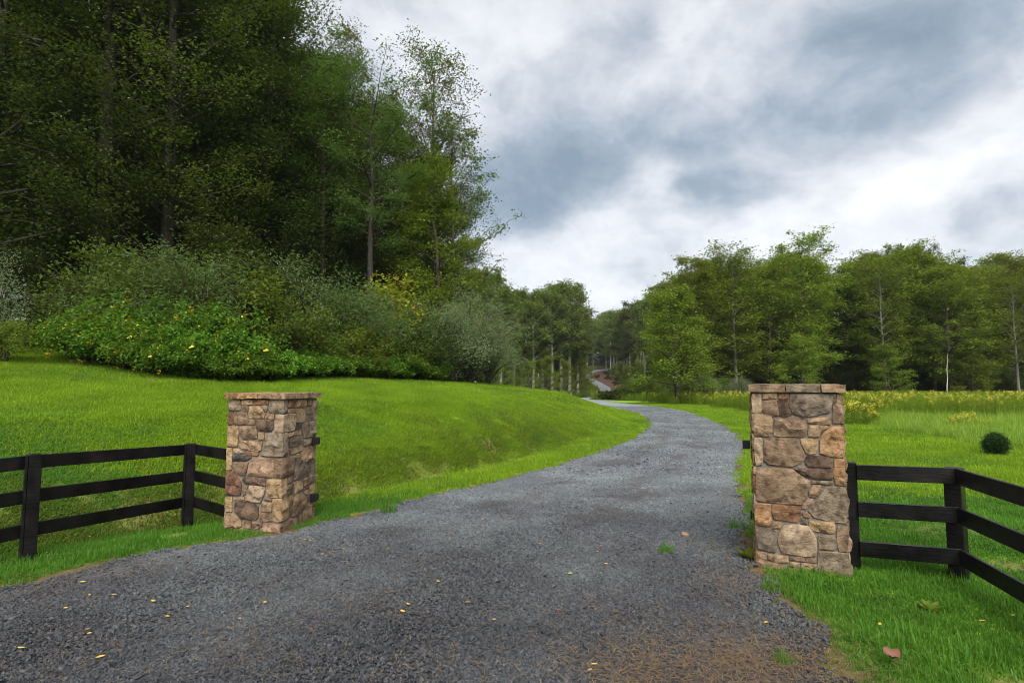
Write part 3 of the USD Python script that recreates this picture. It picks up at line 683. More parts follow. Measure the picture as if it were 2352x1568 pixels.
LEFT_STONES = [
    ('g', (165,168,265,166,268,262,165,275)), ('t', (272,170,363,166,370,212,276,215)), ('r', (368,166,503,162,501,208,380,213,366,186)), ('g', (512,164,662,166,660,288,545,290,502,278)), ('r', (674,170,740,168,724,243,672,240)), ('y', (746,172,840,170,840,233,790,243,728,240)), ('b', (848,173,892,173,890,233,846,230)), ('g', (898,177,945,178,945,383,902,383)),
    ('b', (273,223,328,222,328,273,277,270)), ('y', (340,227,433,227,473,300,463,338,338,333)), ('u', (438,222,498,217,493,258,480,283,452,250)), ('t', (666,257,743,252,757,280,720,293,664,290)), ('t', (757,257,798,257,828,320,823,388,737,386,737,300)), ('b', (804,252,888,247,890,298,868,316,812,308)), ('m', (158,284,200,282,197,398,155,403)), ('b', (208,287,323,282,325,345,318,398,208,398)),
    ('b', (326,350,388,347,386,403,323,400)), ('t', (480,300,550,300,547,346,472,340)), ('d', (397,354,548,352,543,418,525,457,412,453,395,402)), ('p', (557,304,733,302,733,400,720,463,552,463)), ('u', (837,327,896,324,894,388,834,388)), ('k', (724,407,788,402,786,458,724,460)), ('g', (797,402,945,395,943,553,812,553,795,460)),
    ('y', (150,420,238,414,246,460,236,610,148,610)), ('b', (256,417,388,414,410,480,403,528,287,540,252,480)), ('t', (416,477,463,474,460,543,416,538)), ('g', (477,480,570,476,666,478,663,600,658,695,540,694,432,688,462,600)), ('t', (674,487,720,477,720,518,674,520)), ('b', (730,472,788,470,788,513,730,513)), ('u', (680,532,788,522,803,560,798,610,678,620)), ('g', (814,567,940,567,940,628,814,626)),
    ('t', (252,554,350,550,448,557,438,638,418,648,302,630,245,608)), ('y', (140,624,193,622,186,828,140,828)), ('p', (202,632,298,630,298,668,202,673)), ('r', (312,652,416,657,413,690,303,678)), ('k', (194,690,348,692,353,708,300,743,194,743)), ('t', (679,632,798,624,806,650,788,670,682,686)), ('b', (194,754,328,757,318,800,304,873,270,878,227,850,194,800)), ('i', (367,714,450,706,538,710,543,800,533,883,500,888,400,880,317,876,337,760)),
    ('b', (552,712,640,706,733,707,716,780,710,883,620,892,542,890)), ('y', (737,700,783,697,780,736,737,736)), ('t', (797,667,850,637,896,642,898,778,860,798,817,803,790,760)), ('g', (907,642,938,637,935,783,904,786)), ('m', (137,842,203,842,263,940,268,983,260,1063,132,1068)), ('d', (287,892,380,888,473,897,473,968,300,953,272,920)), ('u', (744,747,788,752,848,850,848,938,714,943,724,850)), ('y', (487,907,560,902,653,902,650,1073,480,1068)),
    ('b', (660,902,710,902,703,948,658,958)), ('u', (862,802,932,797,928,1023,848,1033,854,900)), ('g', (282,962,323,972,318,1020,280,1073,270,1040,277,1000)), ('p', (337,967,400,970,468,977,458,1050,428,1128,302,1108,317,1030)), ('g', (657,972,710,962,710,1008,657,1013)), ('u', (657,1022,708,1020,708,1058,657,1063)), ('t', (722,962,801,957,800,1048,724,1080)), ('b', (810,957,846,952,843,1036,810,1033)), ('y', (877,1037,930,1030,925,1123,872,1128)), ('b', (810,1050,866,1042,866,1063,812,1068)), ('p', (816,1080,860,1077,853,1128,832,1118)),
    ('y', (132,1082,190,1082,188,1218,130,1216)), ('t', (200,1084,293,1082,288,1108,200,1108)), ('g', (462,1077,523,1082,520,1103,457,1096)), ('d', (212,1132,290,1124,370,1127,410,1165,408,1258,385,1283,262,1278,207,1210)), ('t', (442,1117,523,1122,520,1203,432,1203)), ('y', (529,1084,600,1079,665,1077,660,1278,562,1295,529,1283)), ('b', (674,1074,708,1072,703,1148,672,1188)), ('b', (724,1087,800,1072,843,1190,843,1213,770,1288,699,1288,707,1180)), ('d', (850,1147,873,1142,868,1203,852,1198)),
    ('b', (422,1217,523,1217,523,1290,422,1288)), ('b', (670,1202,690,1202,688,1273,667,1273)), ('t', (857,1212,918,1207,915,1253,857,1253)), ('t', (125,1237,200,1234,263,1290,268,1348,200,1398,118,1383)), ('b', (280,1302,350,1299,346,1366,277,1366)), ('b', (358,1299,443,1297,438,1338,400,1368,352,1368)), ('i', (455,1312,583,1312,580,1388,437,1410)), ('b', (590,1312,623,1312,618,1400,586,1400)), ('b', (652,1320,690,1302,748,1325,748,1390,700,1400,640,1398,642,1350)), ('b', (757,1302,788,1300,783,1390,760,1395)), ('b', (802,1272,893,1262,888,1400,800,1400)), ('b', (900,1262,918,1260,915,1400,899,1400)),
    ('b', (330,1382,428,1377,423,1440,330,1440)), ('b', (118,1392,200,1407,268,1358,326,1380,318,1470,115,1470)), ('t', (435,1416,580,1396,580,1460,435,1460)), ('b', (590,1404,790,1404,790,1460,590,1460))]


def outline(flat):
    return np.array(flat, float).reshape(-1, 2)


def build_pillar(corner, ang, width, shaft, stones, label, rng, cap_cut, cap_mats, cap_h, over):
    """corner: where the near vertical edge (or left front edge) stands; ang: direction of the front face's outward normal.
    stones: (colour, outline in metres: s along the wall from the corner - minus on the front face, plus on the right face - and z)."""
    th = math.radians(ang)
    nf = np.array([math.sin(th), -math.cos(th)])              # outward normal of the front face
    rt = np.array([math.cos(th), math.sin(th)])               # along the front face to the viewer's right = outward normal of the right face
    c0 = np.array(corner[:2]) ; z0 = corner[2]
    centre = c0 - rt * width / 2 - nf * width / 2
    root = thing('stone_pillar', label, 'pillar', (centre[0], centre[1], z0))
    core = width / 2 - .012

    def face_frame(k):                                         # k 0 front, 1 right, 2 back, 3 left: origin (left end seen from outside), along, normal
        nn = [nf, rt, -nf, -rt][k]
        al = [rt, -nf, -rt, nf][k]
        return nn * (width / 2) - al * (width / 2), al, nn

    m = box(-core, core, -core, core, -.45, shaft, .01)
    R = np.array([[rt[0], -nf[0]], [rt[1], -nf[1]]])
    mv = m[0].copy(); mv[:, :2] = m[0][:, :2] @ R.T
    obj('mortar_core', (mv, m[1]), mortar_mat, root)

    def wall_stone(col, poly, k, label=None):
        """poly: (s, z) on face k, s from 0 at the left end."""
        O, al, nn = face_frame(k)
        P = np.asarray(poly, float)
        if (np.roll(P, -1, 0)[:, 0] * P[:, 1] - np.roll(P, -1, 0)[:, 1] * P[:, 0]).sum() > 0:
            P = P[::-1]
        # finer, slightly uneven outline
        Q = []
        per = np.linalg.norm(np.roll(P, -1, 0) - P, axis=1).sum()
        for a_, b_ in zip(P, np.roll(P, -1, 0)):
            n = max(1, int(round(np.linalg.norm(b_ - a_) / max(.045, per / 15))))
            for t in range(n):
                q = a_ + (b_ - a_) * t / n
                if t:
                    q = q + rng.normal(0, .0028, 2)
                Q.append(q)
        Q = np.array(Q)
        # round the corners a little
        Q = Q * .86 + .07 * (np.roll(Q, 1, 0) + np.roll(Q, -1, 0))
        c = Q.mean(0)
        size = math.sqrt(max(1e-4, abs((np.roll(Q, -1, 0)[:, 0] * Q[:, 1] - np.roll(Q, -1, 0)[:, 1] * Q[:, 0]).sum()) / 2))
        n = len(Q)
        proud = rng.uniform(.005, .012) + .006 * min(1, size / .3)
        d = c - Q
        ln = np.linalg.norm(d, axis=1, keepdims=True) + 1e-9
        r1, r2 = Q, Q + d / ln * np.minimum(rng.uniform(.006, .012, (n, 1)), .25 * ln)
        # inner points on an uneven grid, cleft along a tilted bed
        step = max(.028, size / 6.5)
        lo, hi = Q.min(0), Q.max(0)
        gx_, gy_ = np.meshgrid(np.arange(lo[0], hi[0], step), np.arange(lo[1], hi[1], step))
        G = np.c_[gx_.ravel(), gy_.ravel()] + rng.uniform(-.32, .32, (gx_.size, 2)) * step + step * .5
        shape = Polygon(r2).buffer(0)
        inner = shape.buffer(-.45 * step)
        G = np.array([g_ for g_ in G if inner.contains(Point(g_))]).reshape(-1, 2)
        if not len(G):
            G = c[None]
        bed = np.array([rng.normal(0, .25), 1.0])
        relief = min(1.0, .35 + size / .3)

        def face_height(p):
            q = p @ bed
            w_ = meshkit.fbm(np.c_[p * 9, np.full(len(p), seed_)], 3, 3) - .5
            step_ = meshkit.noise(np.c_[q * 16 + 3 * w_, np.full(len(p), seed_ + 5.0), 0 * q], 8) - .5
            return proud + relief * (.028 * w_ + .014 * np.sign(step_) * np.minimum(1, np.abs(step_) * 5))
        seed_ = rng.uniform(0, 99)
        T_ = np.vstack([r2, G])
        tri = Delaunay(T_).simplices
        cen_ = T_[tri].mean(1)
        tri = tri[[shape.contains(Point(g_)) for g_ in cen_]]
        e1, e2 = T_[tri[:, 1]] - T_[tri[:, 0]], T_[tri[:, 2]] - T_[tri[:, 0]]
        flip = e1[:, 0] * e2[:, 1] - e1[:, 1] * e2[:, 0] < 0
        tri[flip] = tri[flip][:, ::-1]
        hz = face_height(T_)
        hz[:n] = np.minimum(hz[:n], proud) * .82 + rng.normal(0, .0012, n)
        rings = np.vstack([np.c_[r1, np.full(n, -.022)], np.c_[r1, proud * .35 + rng.normal(0, .001, n)], np.c_[T_, np.maximum(hz, .002)]])
        F = []
        for a_ in range(2):
            for i in range(n):
                j = (i + 1) % n
                A, B, C_, D_ = a_ * n + i, a_ * n + j, (a_ + 1) * n + j, (a_ + 1) * n + i
                F += [(A, B, C_), (A, C_, D_)]
        F = np.vstack([np.array(F), tri + 2 * n])
        V = np.c_[O + np.outer(rings[:, 0], al) + np.outer(rings[:, 2], nn), rings[:, 1]]
        return V, F

    def clip(poly, s0, s1):
        g = Polygon(poly).buffer(.0035, join_style=2).intersection(sbox(s0, -9, s1, 9))
        if g.is_empty or g.geom_type != 'Polygon' or g.area < 1e-4:
            return None
        return np.array(g.exterior.coords)[:-1]

    for col, poly in stones:
        P = np.asarray(poly)
        pieces = []
        f = clip(P + [width, 0], -.004, width + .006)
        r = clip(P, -.006, width + .004)
        if f is not None and P[:, 0].min() < -.01:
            pieces.append(wall_stone(col, f, 0))
        if r is not None and P[:, 0].max() > .01:
            pieces.append(wall_stone(col, r, 1))
        if pieces:
            obj('stone', cat(pieces), STONE[col], root, smooth=22)
    # the faces turned away: the same mason's work, laid in rough courses
    letters = list('tttybbbdorggupi')
    for k in (1, 2, 3) if min(p[:, 0].min() for _, p in stones) > -width + .2 or max(p[:, 0].max() for _, p in stones) < .1 else (2, 3):
        z = -.12
        while z < shaft - .03:
            hgt = min(rng.choice([.09, .13, .17, .22]), shaft - z)
            s = 0.0
            while s < width - .01:
                wd = rng.uniform(.10, .30)
                if width - s - wd < .09:
                    wd = width - s
                j = rng.normal(0, .006, (4, 2))
                poly = np.array([(s + .005, z + .005), (s + wd - .005, z + .005), (s + wd - .005, z + hgt - .005), (s + .005, z + hgt - .005)]) + j
                obj('stone', wall_stone('t', poly, k), STONE[rng.choice(letters)], root, smooth=22)
                s += wd
            z += hgt
    # cap: slabs with rough edges, side by side
    half = width / 2 + over
    cuts = [-half] + [c * half for c in cap_cut] + [half]
    for row, (y0, y1) in enumerate(((-half, .06 * half), (.06 * half, half))):
        for i in range(len(cuts) - 1):
            x0, x1 = cuts[i] + .003, cuts[i + 1] - .003
            if row:
                x0, x1 = -cuts[i + 1] + .003, -cuts[i] - .003
            nxs, nys = 7, 6
            b = trimesh.creation.box(extents=(x1 - x0, y1 - y0 - .006, cap_h))
            b = b.subdivide().subdivide()
            v = np.array(b.vertices)
            v += [(x0 + x1) / 2, (y0 + y1) / 2, shaft + cap_h / 2 + .002]
            nse = np.stack([meshkit.fbm(v * 16 + 7 * i + 31 * row, 3, 3 + kk) - .5 for kk in range(3)], 1)
            v += nse * np.array([.026, .026, .014])
            edge_ = np.maximum(np.abs(v[:, 0]) / half, np.abs(v[:, 1]) / half)
            v[:, 2] -= .006 * smoothstep(.93, 1.0, edge_) * np.sign(v[:, 2] - shaft - cap_h / 2)
            vv = v.copy(); vv[:, :2] = v[:, :2] @ R.T
            obj('cap_stone', (vv, np.array(b.faces)), STONE[cap_mats[(i + 2 * row) % len(cap_mats)]], root, smooth=28)
    return root, face_frame, centre, z0


def to_wall_right(P, width, height_m):
    y = P[:, 1]
    xl, xr = 120 + (y - 150) * .046, 813 + (y - 150) * .038
    return np.c_[(P[:, 0] - xl) / (xr - xl) * width - width, (1510 - y) / (1510 - 140) * height_m]


def to_wall_left(P, width, height_m):
    y = P[:, 1]
    xl, xr, xc = 165 - (y - 170) * .037, 946 - (y - 170) * .026, 631 - (y - 170) * .035
    s = np.where(P[:, 0] < xc, -(xc - P[:, 0]) / (xc - xl) * width, (P[:, 0] - xc) / (xr - xc) * width)
    return np.c_[s, (1400 - y) / (1400 - 160) * height_m]


rng = np.random.default_rng(5)
# right pillar: its front face looks straight at the camera
ZR = 5.21
WR = .75
right_c = np.array([ray(1843, 1310)[0] * ZR, ZR])
ang_r = math.degrees(math.atan2(-right_c[0], right_c[1])) + 3.5
th = math.radians(ang_r)
rt, nf = np.array([math.cos(th), math.sin(th)]), np.array([math.sin(th), -math.cos(th)])
right_corner = right_c + rt * WR / 2
right_ground = EYE + ray(1843, 1310)[2] * ZR
SHAFT_R = (ray(1826, 902)[2] - ray(1843, 1310)[2]) * ZR
pr = build_pillar((right_corner[0], right_corner[1], right_ground), ang_r, WR, SHAFT_R, [(c, to_wall_right(outline(o), WR, SHAFT_R)) for c, o in RIGHT_STONES],
                  'stone gate pillar on the right with large tan and brown stones', rng, (-.21, .50), 'bgtb', .078, .03)
# left pillar: a corner is turned towards the camera
ZL = 6.72
WL = .735
left_corner = np.array([ray(643, 1226)[0] * ZL, ZL])
view = math.degrees(math.atan2(-left_corner[0], left_corner[1]))
ang_l = view - 33.0
left_ground = EYE + ray(643, 1226)[2] * ZL
SHAFT_L = (ray(655, 917)[2] - ray(643, 1226)[2]) * ZL
pl = build_pillar((left_corner[0], left_corner[1], left_ground), ang_l, WL, SHAFT_L, [(c, to_wall_left(outline(o), WL, SHAFT_L)) for c, o in LEFT_STONES],
                  'stone gate pillar on the left with many small stones and two hinges', rng, (-.55, .1), 'rotbo', .072, .042)

iron = material('black_iron', {'p': ('principled_bsdf', {'base_color': (.010, .010, .011), 'roughness': .45, 'metallic': .3})}, [], 'p.BSDF')


def on_face(p, k, s, z, parts):
    """Iron fitting made of boxes in the frame of a pillar's face: s along, out from the wall, z up."""
    root, frame, centre, z0 = p
    O, al, nn = frame(k)
    V = []
    for (s0, s1, o0, o1, a0, a1) in parts:
        v, f = box(s0, s1, o0, o1, a0, a1, .003)
        V.append((np.c_[O + np.outer(v[:, 0] + s, al) + np.outer(v[:, 1], nn), v[:, 2] + z], f))
    return cat(V), root


for zz in (SHAFT_L * (1400 - 598) / 1240, SHAFT_L * (1400 - 1168) / 1240):
    m, root = on_face(pl, 1, WL - .115, zz, [(-.0, .012, .0, .09, -.045, .045), (.02, .085, .012, .024, -.045, .045), (.02, .032, .012, .085, -.045, .045), (.085, .1, .0, .07, -.045, .045), (.034, .082, .05, .062, -.018, .018)])
    obj('hinge_bracket', m, iron, root)
for zz, dp in ((SHAFT_R * (1510 - 602) / 1370, .10), (SHAFT_R * (1510 - 1205) / 1370, .045)):
    m, root = on_face(pr, 3, WR - .52, zz, [(-.05, .05, .0, .025, -.045, .045), (-.05, .05, .03, dp, -.042, .042)])
    obj('latch_bracket', m, iron, root)

# ------------------------------------------------------------------ fences
fence_mat = material('black_stained_boards', {'geo': ('geometry', {}), 'mp': ('mapping', {'scale': (5, 5, 60)}), 'n': ('noise_texture', {'scale': 1, 'detail': 6, 'roughness': .65}), 'n2': ('noise_texture', {'scale': 4, 'detail': 5}),
    'r': ('rgb_ramp', {'ramp': [(.3, (.0022, .0018, .002)), (.62, (.0048, .004, .0042)), (.8, (.014, .009, .007))]}), 'rr': ('rgb_ramp', {'ramp': [(.35, (.28, .28, .28)), (.7, (.6, .6, .6))]}), 'b': ('bump', {'strength': .5, 'distance': .006}), 'p': ('principled_bsdf', {'specular_ior_level': .2})},
    [('geo.position', 'mp.vector'), ('mp.vector', 'n.vector'), ('geo.position', 'n2.vector'), ('n2.fac', 'r.fac'), ('n2.fac', 'rr.fac'), ('rr.color', 'p.roughness'), ('r.color', 'p.base_color'), ('n.fac', 'b.height'), ('b.normal', 'p.normal')], 'p.BSDF')


def plank(a, b, z_a, z_b, h, t, side):
    """A rail from a to b (plan), its lower edge at z_a / z_b, height h, thickness t, on the given side of the line."""
    a, b = np.array(a, float), np.array(b, float)
    L = np.linalg.norm(b - a)
    v, f = box(0, L, 0, t, 0, h, .004)
    u = (b - a) / L
    n = np.array([-u[1], u[0]]) * side
    s = v[:, 0] / L
    return np.c_[a + np.outer(v[:, 0], u) + np.outer(v[:, 1], n), v[:, 2] + z_a + (z_b - z_a) * s], f


def turned_box(c, ang, w, d, z0, z1):
    v, f = box(-w / 2, w / 2, -d / 2, d / 2, z0, z1, .006)
    ca, sa = math.cos(ang), math.sin(ang)
    return np.c_[c[0] + v[:, 0] * ca - v[:, 1] * sa, c[1] + v[:, 0] * sa + v[:, 1] * ca, v[:, 2]], f


def spot(px, py_base, py_top, hgt):
    """Plan position, foot and head of a post whose height is known."""
    lo, hi = ray(px, py_base), ray(px, py_top)
    Z = hgt / (hi[2] - lo[2])
    return np.array([lo[0] * Z, Z]), EYE + lo[2] * Z, EYE + hi[2] * Z


H_RAIL = .135
# right fence
r0, r0z, r0t = spot(1957, 1310, 1060, .985)
r1, r1z, r1t = spot(2208, 1335, 1068, .985)
rm = np.array([ray(2352, 1220)[0] * 4.1, 4.1])
r2 = rm + (rm - r1) * 1.4
fr = thing('board_fence', 'black three-board fence running right from the right stone pillar and turning towards the viewer', 'fence', (r1[0], r1[1], r1z))
o = np.array([r1[0], r1[1], r1z])


def part(name, m, root, origin, mat=fence_mat):
    return obj(name, (m[0] - origin, m[1]), mat, root)


aR = math.atan2(r1[1] - r0[1], r1[0] - r0[0])
part('post', turned_box(r0, aR, .135, .10, r0z - .4, r0t), fr, o)
part('post', turned_box(r1 + np.array([.01, .03]), aR - .5, .125, .125, r1z - .4, r1t - .022), fr, o)
part('post', turned_box(r2 + np.array([.08, 0]), aR - 1.2, .135, .135, r1z - .4, r1t), fr, o)
for (p0, p1, p2) in ((1060, 1068, None), (1172, 1160, None), (1242, 1252, None)):
    pass
lows = [.835, .505, .155]
u = (r1 - r0) / np.linalg.norm(r1 - r0)
u2 = (r2 - r1) / np.linalg.norm(r2 - r1)
n1 = np.array([u[1], -u[0]])
for lo in lows:
    part('rail', plank(r0 + u * .06 + n1 * .052, r1 + n1 * .052, r0z + lo, r1z + lo, H_RAIL, .028, -1), fr, o)
    part('rail', plank(r1 + n1 * .052 + u2 * .035, r2, r1z + lo, r1z + lo + .0, H_RAIL, .028, -1), fr, o)
# left fence
l1, l1z, l1t = spot(432, 1194, 1018, 1.0)
l2, l2z, l2t = spot(67, 1272, 1042, 1.0)
l3 = l2 + (l2 - l1) * 1.0
fl = thing('board_fence', 'black three-board fence running left from the left stone pillar along the ditch', 'fence', (l1[0], l1[1], l1z))
o = np.array([l1[0], l1[1], l1z])
lp = np.array([ray(540, 1150)[0] * 6.95, 6.95])
uL = (l1 - l2) / np.linalg.norm(l1 - l2)
nL = np.array([-uL[1], uL[0]])
aL = math.atan2(uL[1], uL[0])
for c, z, t in ((l1, l1z, l1t), (l2, l2z, l2t), (l3, l2z, l2t)):
    turn = math.atan2(c[1], c[0]) - math.pi / 2 + .12
    part('post', turned_box(c, turn, .105, .11, z - .5, t), fl, o)
    part('post_batten', turned_box(c - np.array([math.cos(turn), math.sin(turn)]) * .066, turn, .026, .09, z - .45, t - .004), fl, o)
for lo in (.85, .505, .165):
    part('rail', plank(l1 + nL * .07, l2 + nL * .07, l1z + lo, l2z + lo, H_RAIL, .028, 1), fl, o)
    part('rail', plank(l2 + nL * .07 - uL * .004, l3 + nL * .07, l2z + lo, l2z + lo, H_RAIL, .028, 1), fl, o)
    part('rail', plank(l1 + np.array([.03, .06]), lp, l1z + lo, l1z + lo + .005, H_RAIL, .028, -1), fl, o)

# ------------------------------------------------------------------ grass
def blades(n, radius, h, w, rng, lean=.6, segs=2):
    r, a = radius * np.sqrt(rng.uniform(0, 1, n)), rng.uniform(0, 2 * np.pi, n)
    hh = h * rng.lognormal(-.1, .35, n); ww = w * rng.uniform(.7, 1.3, n)
    az, bend = rng.uniform(0, 2 * np.pi, n), np.abs(rng.normal(0, lean, n))
    side = np.stack([-np.sin(az), np.cos(az), 0 * az], 1) ; out = np.stack([np.cos(az), np.sin(az), 0 * az], 1)
    base = np.stack([r * np.cos(a), r * np.sin(a), 0 * a - .004], 1)
    mid = base + out * (hh * .35 * np.sin(bend * .6))[:, None] + np.array([0, 0, 1]) * (hh * .55 * np.cos(bend * .5))[:, None]
    tip = mid + out * (hh * .5 * np.sin(bend * 1.3))[:, None] + np.array([0, 0, 1]) * (hh * .45 * np.cos(np.minimum(bend * 1.3, 2.2)))[:, None]
    v = np.stack([base - side * ww[:, None] / 2, base + side * ww[:, None] / 2, mid - side * ww[:, None] * .42, mid + side * ww[:, None] * .42, tip], 1)
    f = np.array([[0, 1, 3], [0, 3, 2], [2, 3, 4]])
    return v.reshape(-1, 3), (f[None] + 5 * np.arange(n)[:, None, None]).reshape(-1, 3)


def grass_mat(name, dark, mid, light, dry, dryness, rough=.45):
    return material(name, {
        'geo': ('geometry', {}), 'n': ('noise_texture', {'scale': .6, 'detail': 6, 'roughness': .68}), 'nd': ('noise_texture', {'scale': 1.1, 'detail': 6, 'roughness': .7}),
        'r': ('rgb_ramp', {'ramp': [(0, dark), (.5, mid), (1, light)]}), 'm1': ('math', {'math_type': 'multiply_add', 'value2': .45, 'value3': -.17}), 'm2': ('math', {'math_type': 'multiply_add', 'value2': .95}),
        'd': ('rgb_ramp', {'ramp': [(dryness, (0, 0, 0)), (dryness + .13, (1, 1, 1))]}), 'dm': ('math', {'math_type': 'multiply', 'value2': .75}), 'dr': ('math', {'math_type': 'multiply'}), 'mix': ('mix_color', {'b': dry}), 'bw': ('separate_color', {}),
        'p': ('principled_bsdf', {'roughness': rough, 'specular_ior_level': .15}), 't': ('translucent_bsdf', {}), 'tc': ('mix_color', {'blend_type': 'multiply', 'fac': 1, 'b': (1.0, 1.1, .5)}), 'x': ('mix_closure', {'fac': .42})},
        [('geo.position', 'n.vector'), ('geo.position', 'nd.vector'), ('geo.random_per_island', 'm1.value1'), ('n.fac', 'm2.value1'), ('m1.value', 'm2.value3'), ('m2.value', 'r.fac'), ('nd.fac', 'd.fac'), ('d.color', 'bw.color'), ('bw.r', 'dr.value1'), ('geo.random_per_island', 'dr.value2'), ('dr.value', 'mix.fac'),
         ('r.color', 'mix.a'), ('mix.result', 'p.base_color'), ('mix.result', 'tc.a'), ('tc.result', 't.color'), ('p.BSDF', 'x.closure1'), ('t.BSDF', 'x.closure2')], 'x.closure')


LAWN = grass_mat('lawn_blades', (.082, .145, .010), (.200, .315, .015), (.34, .43, .030), (.27, .19, .06), .53)
BANKG = grass_mat('thin_bank_blades', (.060, .085, .012), (.12, .165, .018), (.20, .24, .030), (.17, .095, .042), .32)
NEARG = grass_mat('near_verge_blades', (.030, .085, .010), (.095, .225, .022), (.20, .35, .05), (.28, .20, .09), .56)
MEADOW = grass_mat('meadow_blades', (.13, .21, .025), (.22, .33, .045), (.33, .42, .08), (.32, .27, .13), .56)

rng = np.random.default_rng(21)


def grass_field(name, label, mat, region, step, clumps, seed, scale=(.8, 1.25), clear=(.05, .12)):
    """clumps: list of meshes. region(x, y, dl, dr) -> probability."""
    r = np.random.default_rng(seed)
    X, Y = jitter_grid(-34, 44, 1.6, 60, step, r)
    ok = in_view(X, Y, 1.2)
    X, Y = X[ok], Y[ok]
    a, b = edge_distances(X, Y)
    p = region(X, Y, a, b)
    ok = r.uniform(size=len(X)) < p
    X, Y = X[ok], Y[ok]
    protos = [('grass_patch', [('blades', c, mat, False)]) for c in clumps]
    return scatter(name, label, 'grass', protos, np.stack([X, Y, height(X, Y)], 1), normals(X, Y), r, r.uniform(*scale, len(X)))


off_road = lambda a, b, m: np.where(np.maximum(a, b) > m, 1.0, 0.0)
hedge_y = lambda x: np.interp(x, HEDGE[:, 0], HEDGE[:, 1], left=18.5, right=80)
near_tiles = [blades(430, .17, .050, .0046, rng, 1.05) for _ in range(3)] + [blades(300, .15, .082, .0055, rng, 1.25)] + [blades(420, .17, .032, .004, rng, .95) for _ in range(2)]
mid_tiles = [blades(620, .30, .055, .009, rng, .6) for _ in range(4)]
far_tiles = [blades(650, .55, .055, .020, rng, .55) for _ in range(4)]
worn_at = lambda X, Y, a: np.exp(-((a - 2.5) / .9) ** 2) * smoothstep(4, 6, Y) * (1 - .55 * smoothstep(8, 10, Y)) * (1 - smoothstep(20, 26, Y))
grass_field('verge_grass', 'short ragged green grass on the verges near the pillars', NEARG, lambda X, Y, a, b: off_road(a, b, .10 + .06 * np.sin(X * 5) * np.cos(Y * 4)) * (Y < 9.0) * (1 - .45 * worn_at(X, Y, a)) * (1 - .8 * bare(X, Y)), .155, near_tiles, 31)
grass_field('lawn_grass', 'bright green mown lawn on the bank left of the drive', LAWN, lambda X, Y, a, b: off_road(a, b, .22) * (Y >= 8.6) * (Y < 20) * (a > 0) * (Y < hedge_y(X) + .6) * (1 - .7 * worn_at(X, Y, a)), .27, mid_tiles, 32)
grass_field('bank_grass', 'thin olive grass on the worn slope of the ditch', BANKG, lambda X, Y, a, b: off_road(a, b, .5) * (Y >= 5.5) * (Y < 22) * (a > 0) * np.clip(1.0 * worn_at(X, Y, a), 0, .55), .24, mid_tiles, 33)
grass_field('lawn_grass', 'bright green mown lawn on the crest of the bank by the hedge', LAWN, lambda X, Y, a, b: off_road(a, b, .4) * (Y >= 19.5) * (Y < 46) * (a > 0) * (Y < hedge_y(X) + .8), .46, far_tiles, 34)
meadow_edge = lambda x: np.interp(x, [6, 12, 20, 40], [40, 27, 22, 20])
grass_field('lawn_grass', 'mown green lawn right of the drive behind the board fence', LAWN, lambda X, Y, a, b: off_road(a, b, .22) * (Y >= 8.4) * (Y < 16) * (b > 0), .28, mid_tiles, 35)
grass_field('lawn_grass', 'mown green lawn strip beside the right edge of the bend', LAWN, lambda X, Y, a, b: off_road(a, b, .35) * (Y >= 15.5) * (Y < 52) * (b > 0) * (b < 9), .48, far_tiles, 36)
tall_tiles = [blades(260, .5, .30, .012, rng, .45) for _ in range(4)]
grass_field('meadow_grass', 'pale uncut meadow grass in front of the goldenrod', MEADOW, lambda X, Y, a, b: off_road(a, b, 6) * smoothstep(13.5, 18, Y) * (Y < 30) * (b > 0) * (X > 8), .55, tall_tiles, 37, scale=(.6, 1.2))

CLOVER = leaf_mat('clover_leaves', (.035, .085, .014), (.070, .150, .024), (.12, .22, .04))


def clover(n, radius, size, r):
    rr, a_ = radius * np.sqrt(r.uniform(0, 1, n)), r.uniform(0, 2 * np.pi, n)
    c = np.stack([rr * np.cos(a_), rr * np.sin(a_), r.uniform(.02, .055, n)], 1)
    return leaves(c, size, r, width=.85, up=1.6, droop=.05)


r = np.random.default_rng(39)
X, Y = jitter_grid(-26, 20, 3, 27, .33, r)
a, b = edge_distances(X, Y)
pn = meshkit.fbm(np.stack([X * .55, Y * .55, 0 * X], -1), 3, 23)
ok = in_view(X, Y) & (np.maximum(a, b) > .25) & (Y < hedge_y(X) + .3) & (r.uniform(size=len(X)) < 1.3 * smoothstep(.50, .66, pn))
X, Y = X[ok], Y[ok]
scatter('clover', 'dark green clover and low weeds patching the lawn', 'clover', [('clover_patch', [('leaflets', clover(150, .24, .022, r), CLOVER, False)]) for _ in range(3)], np.stack([X, Y, height(X, Y)], 1), normals(X, Y), r, r.uniform(.8, 1.4, len(X)))

# ------------------------------------------------------------------ tree and shrub models
T = {}
T['poplar'] = (27, tree_model('tall_poplar', 'brown', 'warm', 101, 27, .30, 3.3, limbs=40, subs=4, per=46, leaf=.165, spread_=.60, trunk=.30, rise=1.0, profile='tall'))
T['airy'] = (27, tree_model('airy_poplar', 'brown', 'warm', 102, 27, .28, 4.0, limbs=48, subs=4, per=36, leaf=.165, spread_=.50, trunk=.26, rise=1.15, profile='tall', thin_top=.45))
T['airy_small'] = (19, tree_model('airy_edge_tree', 'brown', 'mid', 103, 19, .12, 3.8, limbs=42, subs=4, per=22, leaf=.17, spread_=.42, trunk=.18, rise=.75, profile='oval'))
T['big'] = (25, tree_model('leafy_wood_edge_tree', 'dark', 'deep', 104, 25, .06, 4.6, limbs=54, subs=5, per=66, leaf=.15, spread_=.60, trunk=.34, rise=.45, profile='low'))
